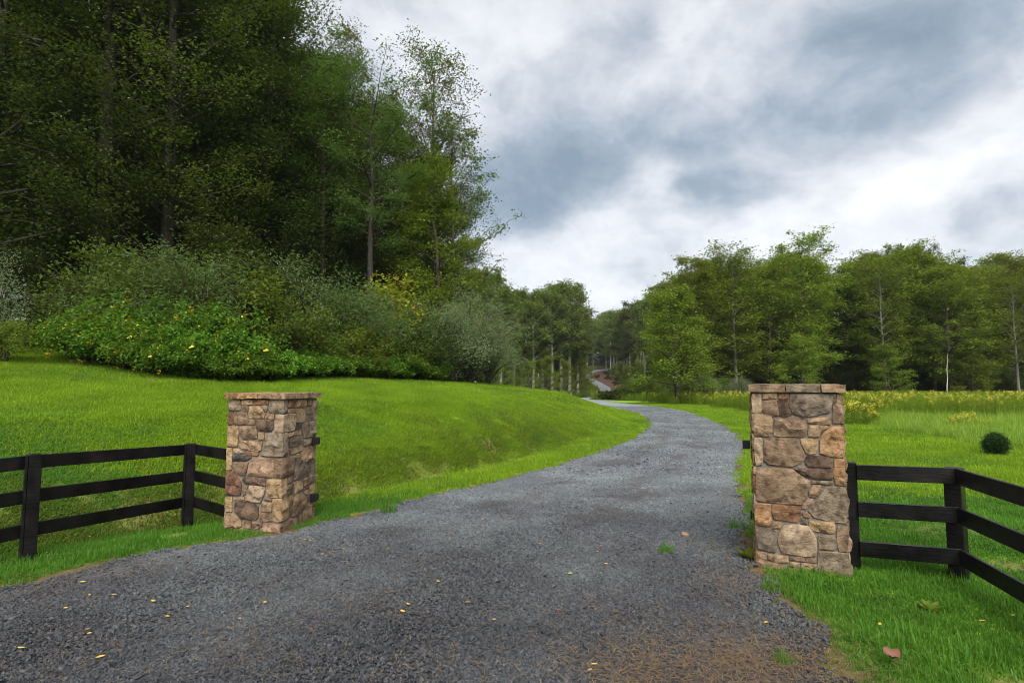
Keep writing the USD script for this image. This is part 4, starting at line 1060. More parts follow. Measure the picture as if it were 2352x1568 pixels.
T['big2'] = (24, tree_model('leafy_wood_edge_oak', 'dark', 'wood', 105, 24, .10, 4.4, limbs=50, subs=5, per=66, leaf=.15, spread_=.62, trunk=.32, rise=.6, profile='oval'))
T['big3'] = (24, tree_model('leafy_green_oak', 'dark', 'mid', 125, 24, .08, 4.5, limbs=50, subs=5, per=60, leaf=.15, spread_=.60, trunk=.32, rise=.6, profile='oval'))
T['mid'] = (20, tree_model('wood_maple', 'brown', 'wood', 106, 20, .24, 3.9, limbs=36, subs=4, per=48, leaf=.17, spread_=.66, trunk=.24, rise=.75, profile='oval'))
T['locust'] = (16, tree_model('locust_tree', 'dark', 'locust', 107, 16, .42, 4.0, limbs=20, subs=6, per=40, leaf=.19, spread_=.46, trunk=.20, rise=.55, profile='flat', width=.34))
T['bright'] = (13, tree_model('fresh_green_tree', 'brown', 'bright', 108, 13, .06, 2.7, limbs=36, subs=4, per=34, leaf=.17, spread_=.48, trunk=.15, rise=.65, profile='low'))
T['under'] = (8, tree_model('understorey_tree', 'dark', 'deep', 109, 8, .10, 2.5, limbs=24, subs=4, per=26, leaf=.17, spread_=.45, trunk=.09, rise=.5, profile='oval'))
T['stand_a'] = (21, tree_model('field_edge_poplar', 'brown', 'field', 110, 21, .14, 4.3, limbs=46, subs=4, per=32, leaf=.27, spread_=.58, trunk=.24, rise=.9, profile='tall'))
T['stand_b'] = (19, tree_model('field_edge_maple', 'brown', 'field', 111, 19, .13, 4.9, limbs=46, subs=4, per=34, leaf=.27, spread_=.62, trunk=.24, rise=.7, profile='oval'))
T['stand_c'] = (22, tree_model('field_edge_oak', 'brown', 'oak', 112, 22, .20, 5.0, limbs=46, subs=4, per=34, leaf=.28, spread_=.64, trunk=.28, rise=.7, profile='oval'))
T['stand_d'] = (20, tree_model('field_edge_locust', 'grey', 'bright', 113, 20, .22, 3.9, limbs=38, subs=4, per=24, leaf=.25, spread_=.62, trunk=.2, rise=.9, profile='tall'))
T['stand_e'] = (23, tree_model('thin_topped_poplar', 'brown', 'oak', 114, 23, .25, 3.0, limbs=42, subs=3, per=18, leaf=.26, spread_=.46, trunk=.2, rise=1.25, profile='tall'))
T['low'] = (11, tree_model('low_leafy_tree', 'brown', 'field', 115, 11, .06, 3.2, limbs=32, subs=4, per=32, leaf=.20, spread_=.50, trunk=.13, rise=.6, profile='low'))
T['valley'] = (21, tree_model('pale_trunked_valley_tree', 'pale', 'far', 119, 21, .36, 4.2, limbs=34, subs=3, per=26, leaf=.40, spread_=.80, trunk=.36, rise=.8, profile='oval', sides=7))
T['far_a'] = (23, tree_model('distant_poplar', 'pale', 'far', 116, 23, .30, 4.2, limbs=30, subs=3, per=24, leaf=.46, spread_=.75, trunk=.24, rise=.95, profile='tall', sides=6))
T['far_b'] = (20, tree_model('distant_oak', 'grey', 'far', 117, 20, .24, 4.9, limbs=30, subs=3, per=24, leaf=.48, spread_=.85, trunk=.24, rise=.7, profile='oval', sides=6))
T['far_c'] = (22, tree_model('distant_maple', 'grey', 'oak', 118, 22, .28, 4.6, limbs=30, subs=3, per=24, leaf=.48, spread_=.80, trunk=.22, rise=.8, profile='oval', sides=6))

S = {}
S['round'] = shrub_model('round_green_shrub', 'hedge', 201, 2.6, 1.7, stems=34, per=150, leaf=.11)
S['grey'] = shrub_model('arching_grey_green_shrub', 'grey', 202, 2.8, 1.8, stems=44, per=150, leaf=.095, width=.36, along=True, up=.3)
S['silver'] = shrub_model('silver_olive_shrub', 'silver', 203, 2.9, 1.9, stems=60, per=170, leaf=.095, width=.34, along=True, up=.25)
S['bramble'] = shrub_model('low_bramble', 'bramble', 204, 1.15, 1.25, stems=34, per=130, leaf=.095, width=.75, arch=.9)
S['flowery'] = shrub_model('flowering_bramble', 'bramble', 205, 1.5, 1.35, stems=36, per=130, leaf=.09, width=.6, arch=.8, flowers=13)
S['dark'] = shrub_model('dark_green_shrub', 'deep', 206, 2.7, 1.7, stems=34, per=150, leaf=.115)
S['gold'] = shrub_model('yellow_green_sapling', 'gold', 207, 3.2, 1.1, stems=22, per=110, leaf=.12, width=.7, extra='rust')
S['bright'] = shrub_model('bright_green_shrub', 'bright', 208, 2.2, 1.4, stems=28, per=150, leaf=.11)
S['spire'] = shrub_model('upright_grey_shrub', 'silver', 209, 3.3, 1.0, stems=26, per=130, leaf=.085, width=.34, along=True, up=.2)


def tree(kind, name, label, px, Y, H, group=None, wide=1.0, rz=None, rng=np.random.default_rng(77), sink=.05, tilt=None):
    h0, cls = T[kind]
    s = H / h0
    p = place(px, Y)
    return copy_of(cls, name, label, 'tree', (p[0], p[1], p[2] - sink), rng.uniform(0, 360) if rz is None else rz, (s * wide, s * wide, s), group, tilt)


for px_, Y_, top_, kd in ((705, 43, 150, 'poplar'), (760, 45, 215, 'mid'), (820, 43, 190, 'poplar'), (880, 44, 240, 'mid'), (935, 43, 255, 'poplar'), (990, 42, 300, 'mid'), (1030, 41, 420, 'mid'), (560, 44, -20, 'poplar'), (640, 45, 40, 'mid')):
    H_ = (880 - top_) / FPX * Y_ + EYE - place(px_, Y_)[2]
    tree(kd, 'wood_tree', 'full-crowned tree closing the left wood behind the ' + ('airy' if px_ < 900 else 'outermost') + ' tops', px_, Y_, H_ * .93, 'full trees behind the airy tops ' + ('left' if px_ < 900 else 'right'), wide=1.05)
# wood on the left: the trees that stand out
tree('airy', 'tall_tree', 'tall airy tree rising past the top edge, left of the open sky', 628, 36, 28, wide=.95)
tree('poplar', 'tall_tree', 'dense tall tree with a lumpy top just right of the tree that leaves the frame', 785, 38, 23.2, wide=.80)
tree('airy', 'tall_tree', 'thin-crowned tall tree whose top shows most sky, near the right end of the left wood', 985, 38, 22.6, wide=1.1)
tree('airy_small', 'edge_tree', 'sparse outermost tree with twigs against the sky at the right end of the left wood', 1035, 37, 17.6, wide=.98)
tree('locust', 'locust_tree', 'spreading blue-green locust tree with layered foliage on dark forked limbs', 850, 30, 16.2, wide=1.0, rz=40)
tree('bright', 'leafy_tree', 'fresh green tree leafy to the ground at the right end of the left wood', 1012, 32, 12.5, wide=1.05)
tree('bright', 'leafy_tree', 'smaller fresh green tree between the locust and the right end of the left wood', 960, 33, 10.5, wide=1.05)
tree('mid', 'wood_tree', 'bare-trunked tree whose straight dark trunk shows in the dark gap of the wood', 600, 31, 21)
tree('mid', 'wood_tree', 'tree with a dark forking trunk below the locust crown', 740, 32, 18)
tree('big', 'wood_edge_tree', 'huge dark leafy tree in the left corner of the picture', -60, 21, 25, wide=1.0)
tree('big', 'wood_edge_tree', 'huge dark leafy tree rising behind the left hedge with foliage down to the shrubs', 215, 23, 27, wide=1.0)
tree('big3', 'wood_edge_tree', 'leafy green tree whose right flank borders the dark gap in the left wood', 372, 24, 25, wide=.9)
tree('big2', 'wood_edge_tree', 'leafy tree filling the top of the frame above the dark gap', 480, 30, 29, wide=.9)
g_left = 'trees crowded in the left wood'
r = np.random.default_rng(301)
n_left = 0
for Yr, x0, x1, step in ((27, -34, -16.5, 5.0), (33, -40, -13, 4.6), (40, -46, -8.5, 4.6), (47, -50, -7.5, 4.8), (55, -54, -9, 5.2), (64, -60, -11, 5.6)):
    for x in np.arange(x0, x1, step):
        Y = Yr + r.uniform(-1.6, 1.6); xx = x + r.uniform(-1.2, 1.2)
        px = 1176 + FPX * xx / Y
        kind = r.choice(['poplar', 'mid', 'big2', 'mid', 'poplar'])
        hmax = (26 if px < 540 else 19 if px < 900 else 15) * r.uniform(.86, 1.1)
        look_ = {'poplar': 'olive-leaved poplar', 'mid': 'mid-green maple', 'big2': 'low-branched leafy tree'}[kind]
        where_ = 'behind the left corner of the hedge' if px < 200 else 'above the flowering brambles' if px < 470 else 'behind the dark gap' if px < 760 else 'behind the locust tree'
        lab_ = f'{look_} deep in the left wood {where_}'
        tree(kind, 'wood_tree', lab_, px, Y, hmax, lab_)
for x, Y in [(-27, 25), (-22, 27), (-17.5, 27), (-13.5, 26.5), (-12, 30), (-9.5, 33), (-7, 36), (-15, 33), (-19, 35), (-11, 39), (-6.5, 41), (-24, 34), (-4.8, 38), (-14.5, 38), (-8.8, 44), (-18, 42)]:
    tree('under', 'understorey_tree', 'small dark understorey tree beneath the tall trees of the left wood', 1176 + FPX * x / Y, Y, r.uniform(5.5, 8.5), 'understorey trees of the left wood')

# wood beyond the crest, left of the far bend
mid_list = [(1090, 92, 21), (1125, 100, 22), (1150, 96, 18.5), (1180, 105, 20), (1203, 112, 20.5), (1225, 104, 17.5), (1246, 112, 21), (1268, 108, 20), (1289, 112, 22.5), (1308, 118, 23), (1326, 128, 20)]
for i, (px, Y, H) in enumerate(mid_list):
    lab = 'pale-trunked tree behind the grassy crest, ' + ('first', 'second', 'third', 'fourth', 'fifth', 'middle one', 'fifth', 'fourth', 'third', 'second', 'last')[i] + (' of the row from the silver shrub' if i < 5 else ' of the row' if i == 5 else ' of the row counted from the far bend' if i < 10 else ' of the row, nearest the far bend')
    tree('valley', 'valley_tree', lab, px, Y, H, 'row of trees behind the grassy crest', wide=1.0)
r = np.random.default_rng(302)
for Yr, p0, p1, dp in ((126, 1040, 1335, 30), (145, 1060, 1330, 27), (170, 1070, 1330, 26), (200, 1090, 1322, 26), (232, 1100, 1320, 24)):
    for px in np.arange(p0, p1, dp):
        Y = Yr + r.uniform(-8, 8)
        tree(r.choice(['far_a', 'far_b', 'far_c', 'far_b']), 'valley_tree', 'distant tree in the wood left of the far bend', px + r.uniform(-9, 9), Y, r.uniform(17, 22), 'distant trees left of the far bend')
# trees round and beyond the far bend
for Yr, p0, p1, dp in ((258, 1405, 1490, 15), (268, 1180, 1500, 17), (290, 1150, 1500, 18), (325, 1130, 1560, 18)):
    for px in np.arange(p0, p1, dp):
        Y = Yr + r.uniform(-7, 7)
        tree(r.choice(['far_a', 'far_b', 'far_c']), 'hill_tree', 'distant tree on the hill beyond the far bend', px + r.uniform(-5, 5), Y, r.uniform(19, 25), 'distant trees beyond the far bend')
for i, (px, Y, H) in enumerate([(1392, 236, 22), (1402, 225, 21), (1418, 212, 23), (1432, 205, 25), (1447, 200, 24), (1462, 196, 26), (1482, 168, 23), (1500, 172, 22), (1520, 160, 23), (1540, 170, 22), (1410, 250, 26), (1440, 240, 27), (1470, 230, 27), (1500, 215, 26)]):
    tree(['far_b', 'far_a', 'far_c'][i % 3], 'hill_tree', 'distant tree on the red leaf-strewn bank right of the far bend', px, Y, H * .93, 'distant trees on the red bank')

r = np.random.default_rng(307)
for Yr, p0, p1, dp in ((256, 1255, 1345, 12), (275, 1200, 1480, 16), (305, 1180, 1500, 17)):
    for px in np.arange(p0, p1, dp):
        tree('under', 'young_tree', 'dark young tree under the tall trees on the hill beyond the far bend', px + r.uniform(-5, 5), Yr + r.uniform(-5, 5), r.uniform(7, 11), 'young trees on the hill')
for px in np.arange(1120, 1620, 15):
    tree('far_b', 'ridge_tree', 'hazy distant tree on the ridge closing the far end of the valley', px + r.uniform(-5, 5), r.uniform(350, 400), r.uniform(17, 21), 'distant trees on the ridge', sink=3.5)
for px, Y, H in ((1140, 90, 8), (1172, 97, 9), (1215, 95, 6.5), (1256, 100, 7.5), (1298, 104, 7), (1322, 120, 10), (1335, 150, 11), (1318, 165, 12)):
    tree('low', 'low_tree', 'low leafy tree between the pale trunks behind the grassy crest', px, Y, H, 'low trees between the pale trunks')
for px, Y, H in ((1465, 140, 7), (1440, 150, 6), (1495, 128, 7), (1455, 178, 8), (1424, 186, 6), (1410, 196, 5), (1530, 118, 8)):
    tree('low', 'low_tree', 'low leafy tree on the bank right of the far bend', px, Y, H, 'low trees on the red bank')

# wood on the right
stand = [('low', 1552, 47, 9.5, 'leafy low tree standing nearest the bend, left of the right wood'), ('stand_a', 1600, 56, 13.5, 'first tall tree at the left end of the right wood'), ('stand_b', 1640, 60, 15.0, 'broad fresh tree near the left end of the right wood'),
         ('stand_d', 1690, 58, 15.5, 'tree with two pale trunks close left of the right stone pillar'), ('stand_e', 1540, 66, 13.2, 'dark twiggy tree leaning out at the left end of the right wood'), ('stand_b', 1770, 62, 14.5, 'broad tree rising directly behind the right stone pillar'),
         ('stand_a', 1845, 62, 17.0, 'tall yellow-green tree above the right stone pillar'), ('low', 1840, 55, 6.5, 'low leafy tree peeping over the cap of the right stone pillar'), ('stand_d', 2030, 62, 15.5, 'yellow-green topped tree over the middle of the goldenrod'),
         ('stand_c', 1955, 76, 17.5, 'dark bare-trunked tree beside the house gap'), ('stand_b', 2180, 62, 14.5, 'spreading mid-green tree over the right half of the goldenrod'), ('stand_d', 2335, 60, 13.5, 'yellow-green tree at the right edge of the frame'),
         ('low', 2040, 60, 6.0, 'low leafy tree at the back of the goldenrod'), ('low', 2230, 60, 6.5, 'low dark tree at the back of the goldenrod near the right edge')]
for kind, px, Y, H, lab in stand:
    tree(kind, 'field_edge_tree', lab, px, Y, H, wide=1.2)
r = np.random.default_rng(303)
for Yr, p0, p1, dp in ((70, 1580, 2480, 62), (79, 1560, 2480, 58), (90, 1560, 2500, 54), (104, 1550, 2500, 50), (122, 1540, 2500, 48)):
    for px in np.arange(p0, p1, dp):
        px = px + r.uniform(-18, 18)
        if abs(px - 1938) < 40 and Yr > 68:
            continue
        Y = Yr + r.uniform(-3, 3)
        top = np.interp(px, [1540, 1600, 1720, 1830, 1950, 2120, 2160, 2352, 2500], [690, 625, 610, 590, 605, 560, 590, 590, 580]) + r.uniform(-6, 45)
        H = (880 - top) / FPX * Y + EYE - place(px, Y)[2]
        kind = r.choice(['stand_a', 'stand_b', 'stand_c', 'stand_c', 'stand_b', 'stand_e'])
        look_ = {'stand_a': 'tall mid-green poplar', 'stand_b': 'broad olive-green maple', 'stand_c': 'dark green oak', 'stand_e': 'slender thin-topped tree'}[kind]
        where_ = 'left of the right pillar' if px < 1720 else 'behind the right pillar' if px < 1945 else 'above the left half of the goldenrod' if px < 2150 else 'above the right half of the goldenrod'
        lab_ = ('front-row ' if Yr < 85 else 'back-row ') + f'{look_} of the right wood, {where_}'
        tree(kind, 'field_edge_tree', lab_, px, Y, max(9, H), lab_, wide=1.28)
for px in (2012, 2040, 2066, 2090, 2112, 2134, 2152, 1990):
    Y = 77 + (px % 5) * .6
    top = 880 - (548 + abs(px - 2118) * .28 + (px % 7) * 3)
    H = top / FPX * Y + EYE - place(px, Y)[2]
    tree('stand_e', 'thin_topped_tree', 'slender tree of the cluster whose thin tops stand highest over the right wood', px, Y, H, 'cluster of slender high tops', wide=.62)

# ------------------------------------------------------------------ hedge of shrubs and brambles on the left
def shrub(kind, label, px, py_or_Y, s, group=None, dy=0.0, wide=1.0, name='shrub', category='shrub', rz=None, r=np.random.default_rng(88)):
    p = place(px, py_or_Y)
    return copy_of(S[kind], name, label, category, (p[0], p[1], p[2] - .06), r.uniform(0, 360) if rz is None else rz, (s * wide, s * wide, s), group)


def hedge_Y(px):
    pts = np.array([1176 + FPX * HEDGE[:, 0] / HEDGE[:, 1], HEDGE[:, 1]])
    return float(np.interp(px, *pts))


shrub('silver', 'large rounded silver-green shrub at the right end of the hedge', 1080, hedge_Y(1080) + 1.0, 1.45, wide=1.0)
shrub('silver', 'smaller silver-green shrub hugging the right foot of the large silver shrub', 1122, hedge_Y(1122) + .6, .95)
shrub('silver', 'silver-green shrub between the large silver shrub and the dark shrub', 1035, hedge_Y(1035) + 1.1, 1.15)
shrub('dark', 'dark green shrub under the left side of the silver shrub', 985, hedge_Y(985) + .9, .95)
shrub('grey', 'arching grey-green shrub left of the silver shrub', 1005, hedge_Y(1005) + 2.2, 1.25)
shrub('grey', 'grey-green shrub in the middle of the hedge below the yellow-green sapling', 905, hedge_Y(905) + 2.3, 1.25)
shrub('gold', 'yellow-green sapling with rusty leaves standing out of the hedge', 895, hedge_Y(895) + 3.2, 1.40)
shrub('gold', 'smaller rusty-tipped sapling right of the yellow-green one', 945, hedge_Y(945) + 3.0, 1.0)
shrub('bright', 'light green feathery sapling above the hedge right of the rusty sapling', 985, hedge_Y(985) + 3.6, 1.35, wide=.5)
shrub('grey', 'grey-green shrub between the upright shrub and the saplings', 790, hedge_Y(790) + 2.4, 1.28)
shrub('spire', 'upright grey shrub with pointed twigs above the hedge', 668, hedge_Y(668) + 2.6, 1.18)
shrub('bright', 'bright green bush top left of the upright grey shrub', 575, hedge_Y(575) + 2.6, 1.55)
shrub('grey', 'tall grey-green shrub at the highest part of the left hedge', 445, hedge_Y(445) + 2.4, 1.42)
shrub('round', 'tall mid-green shrub behind the yellow flowers', 345, hedge_Y(345) + 2.3, 1.25)
shrub('grey', 'grey-green shrub over the left half of the yellow flowers', 255, hedge_Y(255) + 2.1, 1.05)
shrub('dark', 'dark shrub at the left end of the hedge beside the lawn corner', 195, hedge_Y(195) + 1.6, .85)
shrub('spire', 'silvery shrub leaning in at the left edge of the frame', -22, 16.4, .9, wide=.85)
shrub('bright', 'small bush with yellowing tips at the left edge below the silvery shrub', 10, 15.4, .55)
def along(px):
    for x, t in ((250, 'at the left end of the hedge'), (330, 'below the shrub over the yellow flowers'), (400, 'below the tall mid-green shrub'), (500, 'below the tallest grey-green shrub'), (620, 'below the bright green bush'), (720, 'below the upright grey shrub'), (850, 'left of the yellow-green sapling'), (960, 'below the yellow-green sapling')):
        if px < x:
            return t
    return 'left of the silver-green shrub'


r = np.random.default_rng(305)
for px in np.arange(190, 560, 52):
    shrub('flowery', 'low bramble with yellow flowers ' + along(px), px + r.uniform(-12, 12), hedge_Y(px) + r.uniform(.5, 1.0), r.uniform(.8, 1.15), 'flowering brambles ' + along(px), name='flowering_bramble', category='bramble', rz=r.uniform(-50, 50))
for px in np.arange(240, 560, 70):
    shrub('flowery', 'low bramble with yellow flowers ' + along(px), px + r.uniform(-12, 12), hedge_Y(px) + r.uniform(1.3, 1.7), r.uniform(1.2, 1.45), 'flowering brambles ' + along(px), name='flowering_bramble', category='bramble', rz=r.uniform(-50, 50))
for px in np.arange(420, 1030, 34):
    shrub('bramble', 'low green bramble ' + along(px), px + r.uniform(-12, 12), hedge_Y(px) + r.uniform(.3, .8), r.uniform(.65, 1.0), 'green brambles ' + along(px), name='bramble', category='bramble')
for px in np.arange(540, 1000, 50):
    shrub(r.choice(['bramble', 'round', 'bright']), 'leafy green bush half-way up the hedge, ' + along(px), px + r.uniform(-14, 14), hedge_Y(px) + r.uniform(1.1, 1.7), r.uniform(.75, 1.0), 'green bushes half-way up the hedge, ' + along(px))
for px in np.arange(235, 1060, 62):
    shrub(r.choice(['round', 'dark', 'grey']), 'tall leafy shrub at the very back, ' + along(px).replace('below', 'behind'), px + r.uniform(-18, 18), hedge_Y(px) + r.uniform(3.4, 4.4), r.uniform(1.15, 1.5), 'tall shrubs at the back, ' + along(px))

# bank between the bend and the right wood
for px, Y, s, kd in [(1480, 70, 1.3, 'bright'), (1500, 62, 1.0, 'round'), (1530, 58, 1.1, 'bright'), (1560, 54, .9, 'grey'), (1590, 52, 1.0, 'bright'), (1625, 50, .8, 'silver'), (1655, 50, .9, 'round'), (1460, 82, 1.3, 'bright'), (1440, 90, 1.2, 'round'), (1505, 84, 1.6, 'bright'), (1540, 80, 1.7, 'round'), (1470, 98, 1.6, 'bright'), (1575, 66, 1.3, 'bright'), (1700, 48, .8, 'silver'), (1610, 62, 1.2, 'round')]:
    shrub(kd, 'leafy green bush on the rough bank between the bend and the right wood', px, Y, s, 'bushes on the rough bank')
for px, Y, s in [(1700, 68, 1.0), (1790, 70, 1.2), (1960, 68, 1.4), (2010, 70, 1.3), (2080, 68, 1.3), (2140, 69, 1.5), (2200, 68, 1.2), (2260, 67, 1.4), (2320, 66, 1.4), (1900, 70, 1.3)]:
    shrub('dark', 'dark bush under the trees at the back of the goldenrod', px, Y, s, 'dark bushes under the right wood')

# ------------------------------------------------------------------ goldenrod
def weed_clump(seed, n, H, R, bloom, leaf=.13):
    r = np.random.default_rng(seed)
    st, C, A, P = [], [], [], []
    for i in range(n):
        a_, rr = r.uniform(0, 2 * np.pi), R * math.sqrt(r.uniform())
        h = H * r.uniform(.75, 1.15)
        p0 = np.array([rr * math.cos(a_), rr * math.sin(a_), 0]); p1 = p0 + [r.normal(0, .08), r.normal(0, .08), h]
        st.append(tube(np.array([p0, (p0 + p1) / 2, p1]), [.008, .006, .003], 3))
        k = 22
        w = r.uniform(.12, 1, k)
        az = r.uniform(0, 2 * np.pi, k)
        d = np.stack([np.cos(az), np.sin(az), np.full(k, .5)], 1)
        C.append(p0 + (p1 - p0) * w[:, None] + d * leaf * .5); A.append(d)
        if r.uniform() < bloom:
            m = 26
            t = r.uniform(-.04, .20, m)
            P.append(p1 + np.stack([r.normal(0, .05, m), r.normal(0, .05, m), t - .06], 1))
    return cat(st), leaves(np.vstack(C), leaf, r, width=.22, up=.3, along=np.vstack(A)), leaves(np.vstack(P), .055, r, width=.8) if P else None


rng = np.random.default_rng(44)
protos = []
for k in range(5):
    s_, l_, p_ = weed_clump(400 + k, 16, 1.05, .55, (.0, .07, .15, .28, .50)[k])
    protos.append(('goldenrod_clump', [('stems', s_, LEAF['weed'], False), ('leaves', l_, LEAF['weed'], False)] + ([('plumes', p_, GOLDEN, False)] if p_ is not None else [])))
X, Y = jitter_grid(10, 62, 24, 70, .85, rng)
fr_line = np.interp(X, [10, 14, 22, 40, 60], [37, 27.0, 25.5, 25, 25])
back_line = np.interp(X, [9, 13, 20, 27, 38, 52, 90], [40, 46, 55, 60, 66, 68, 68])
a, b = edge_distances(X, Y)
ok = in_view(X, Y, 2) & (Y > fr_line + rng.uniform(-.6, .6, len(X))) & (Y < back_line + 4) & (b > 3.6)
X, Y = X[ok], Y[ok]
patch = meshkit.fbm(np.stack([X * .22, Y * .22, X * 0], 1), 2, 9)
which = np.clip(np.floor((patch - .28) * 9 + rng.normal(0, .9, len(X)) + np.where(Y > fr_line[ok] + 16, -1.5, .3)), 0, 4).astype(int)
scatter('goldenrod', 'broad band of green goldenrod with yellow plumes along the foot of the right wood', 'goldenrod', protos, np.stack([X, Y, height(X, Y)], 1), normals(X, Y), rng, rng.uniform(.62, .95, len(X)), which)
gold_clump = model('goldenrod_plant')
s_, l_, p_ = weed_clump(420, 18, .95, .55, .95)
obj('stems', s_, LEAF['weed'], gold_clump); obj('leaves', l_, LEAF['weed'], gold_clump); tag(obj('plumes', p_, GOLDEN, gold_clump), kind='stuff')
for i, (px, Y, s) in enumerate([(1945, 23.5, .8), (1962, 24.0, .85), (1985, 23.6, .75), (2003, 23.0, .55)]):
    p = place(px, Y)
    copy_of(gold_clump, 'goldenrod_plant', 'bright yellow goldenrod in the clump beside the right stone pillar', 'goldenrod', p, rng.uniform(0, 360), s, 'goldenrod beside the right pillar')
for i, (px, Y, s) in enumerate([(2175, 20.5, .42), (2195, 21, .5), (2230, 20.6, .4), (2262, 20.8, .38), (2215, 21.4, .55)]):
    p = place(px, Y)
    copy_of(gold_clump, 'goldenrod_plant', 'small yellow goldenrod standing alone in the pale meadow grass', 'goldenrod', p, rng.uniform(0, 360), s, 'goldenrod in the meadow grass')
X, Y = jitter_grid(0, 40, 88, 240, 1.7, rng)
a, b = edge_distances(X, Y)
ok = (a > .6) & (a < 12) | (b > .5) & (b < 3) & (Y < 150)
X, Y = X[ok], Y[ok]
scatter('roadside_weeds', 'rough green weeds beside the far bend of the drive', 'weeds', protos[:2], np.stack([X, Y, height(X, Y)], 1), normals(X, Y), rng, rng.uniform(.5, 1.2, len(X)))
X, Y = jitter_grid(8, 34, 44, 78, 1.0, rng)
a, b = edge_distances(X, Y)
ok = (b > 2.2) & (Y < np.interp(X, [9, 13, 20, 27, 34], [90, 66, 57, 58, 60]) + 6) & (X < 12 + (Y - 44) * .9)
X, Y = X[ok], Y[ok]
scatter('bank_weeds', 'rough green weeds on the bank between the bend and the right wood', 'weeds', protos[:2], np.stack([X, Y, height(X, Y)], 1), normals(X, Y), rng, rng.uniform(.4, .8, len(X)))

# undergrowth of the woods
und = []
for k in range(3):
    w_, l_ = shrub_shapes(450 + k, .8, .9, stems=16, per=46, leaf=.17)
    und.append(('undergrowth_plant', [('leaves', l_, LEAF['deep'], False)]))
X, Y = jitter_grid(-55, 95, 18, 330, 2.1, rng)
ok = (wood_floor(X, Y) > .6) & in_view(X, Y, 3) & (edge_distances(X, Y)[1] > 1.5) | ((wood_floor(X, Y) > .6) & (X < -2) & in_view(X, Y, 3))
near_red = redness(X, Y)
ok &= rng.uniform(size=len(X)) > near_red * .9
X, Y = X[ok], Y[ok]
a, b = edge_distances(X, Y)
ok = (a > 1.5) | (b > 1.5)
X, Y = X[ok], Y[ok]
scatter('undergrowth', 'dark green undergrowth covering the floor of the woods', 'undergrowth', und, np.stack([X, Y, height(X, Y)], 1), normals(X, Y), rng, rng.uniform(.6, 1.6, len(X)))

# ------------------------------------------------------------------ single things in the grass and on the gravel
# low evergreen on the right lawn
p = ground_at(2288, 1046)
c = thing('evergreen_bush', 'small dark round evergreen bush alone on the right lawn', 'bush', p)
hh = 49 / FPX * p[1]
w_, l_ = shrub_shapes(610, hh * .9, hh * .42, stems=90, per=240, leaf=.050, width=.18, along=True, fuzz=.26)
obj('stems', w_, BARK['dark'], c); obj('foliage', l_, LEAF['needle'], c)
for px, Y, lab in ((1364, 100, 'tiny dark young evergreen left beside the far bend'), (1382, 84, 'tiny dark young evergreen right beside the far bend')):
    p = place(px, Y)
    c = thing('young_evergreen', lab, 'evergreen', p)
    w_, l_ = shrub_shapes(620 + px, 1.2, .42, stems=22, per=40, leaf=.14, width=.3, along=True, fuzz=.12)
    obj('stems', w_, BARK['dark'], c); obj('foliage', l_, LEAF['needle'], c)


def pole(px, Y, py0, py1, px1, r0_, r1_, bark, name, label):
    p0 = place(px, Y)
    top = np.array([(px1 - 1176) / FPX * Y, Y + .5, EYE - (py1 - 880) / FPX * Y])
    s = np.linspace(0, 1, 7)
    rr = np.random.default_rng(int(px))
    pts = p0 + np.outer(s, top - p0) + rr.normal(0, .05, (7, 3)) * np.sin(s * np.pi)[:, None]
    pts[0, 2] -= .3
    c = thing(name, label, 'tree', p0)
    v, f = tube(pts - p0, r0_ + (r1_ - r0_) * s, 7)
    obj('trunk', (v, f), BARK[bark], c, smooth=True)
    rt_ = r1_ * .8
    v, f = tube(np.array([pts[5] - p0, pts[5] - p0 + [rt_ * 3, 0, rt_ * 4], pts[5] - p0 + [rt_ * 6, 0, rt_ * 10]]), [rt_ * .5, rt_ * .35, .01], 4)
    obj('broken_branch', (v, f), BARK[bark], c)


pole(1522, 120, 880, 828, 1507, .24, .12, 'pale', 'dead_snag', 'pale broken snag leaning left at the foot of the far right trees')
pole(1514, 124, 880, 800, 1490, .20, .12, 'grey', 'leaning_trunk', 'thin grey trunk leaning left behind the pale snag')
pole(1483, 122, 884, 806, 1479, .20, .16, 'grey', 'bare_trunk', 'straight pale bare trunk left of the leaning snag')
pole(2170, 57, 860, 812, 2186, .07, .02, 'pale', 'dead_branch', 'bare pale branch leaning right in front of the right wood')

# white house beyond the right wood
hp = place(1940, 138)
hz = EYE + (880 - 806) / FPX * 138
house = thing('house', 'pale house with brown gables glimpsed between trunks of the right wood', 'house', (hp[0], hp[1], hz - .0), 12)
white, brick = plain('white_siding', (.72, .70, .68)), plain('brown_brick', (.42, .26, .18))
roofm, glass = plain('grey_brown_shingles', (.16, .13, .12)), plain('dark_window_glass', (.03, .035, .045), .15)


def gable(x0, x1, y0, y1, z0, z1):
    v = np.array([(x0, y0, z0), (x1, y0, z0), (x1, y1, z0), (x0, y1, z0), (x0, (y0 + y1) / 2, z1), (x1, (y0 + y1) / 2, z1)])
    return v, np.array([(0, 1, 5), (0, 5, 4), (2, 3, 4), (2, 4, 5), (1, 2, 5), (3, 0, 4), (0, 3, 2), (0, 2, 1)])


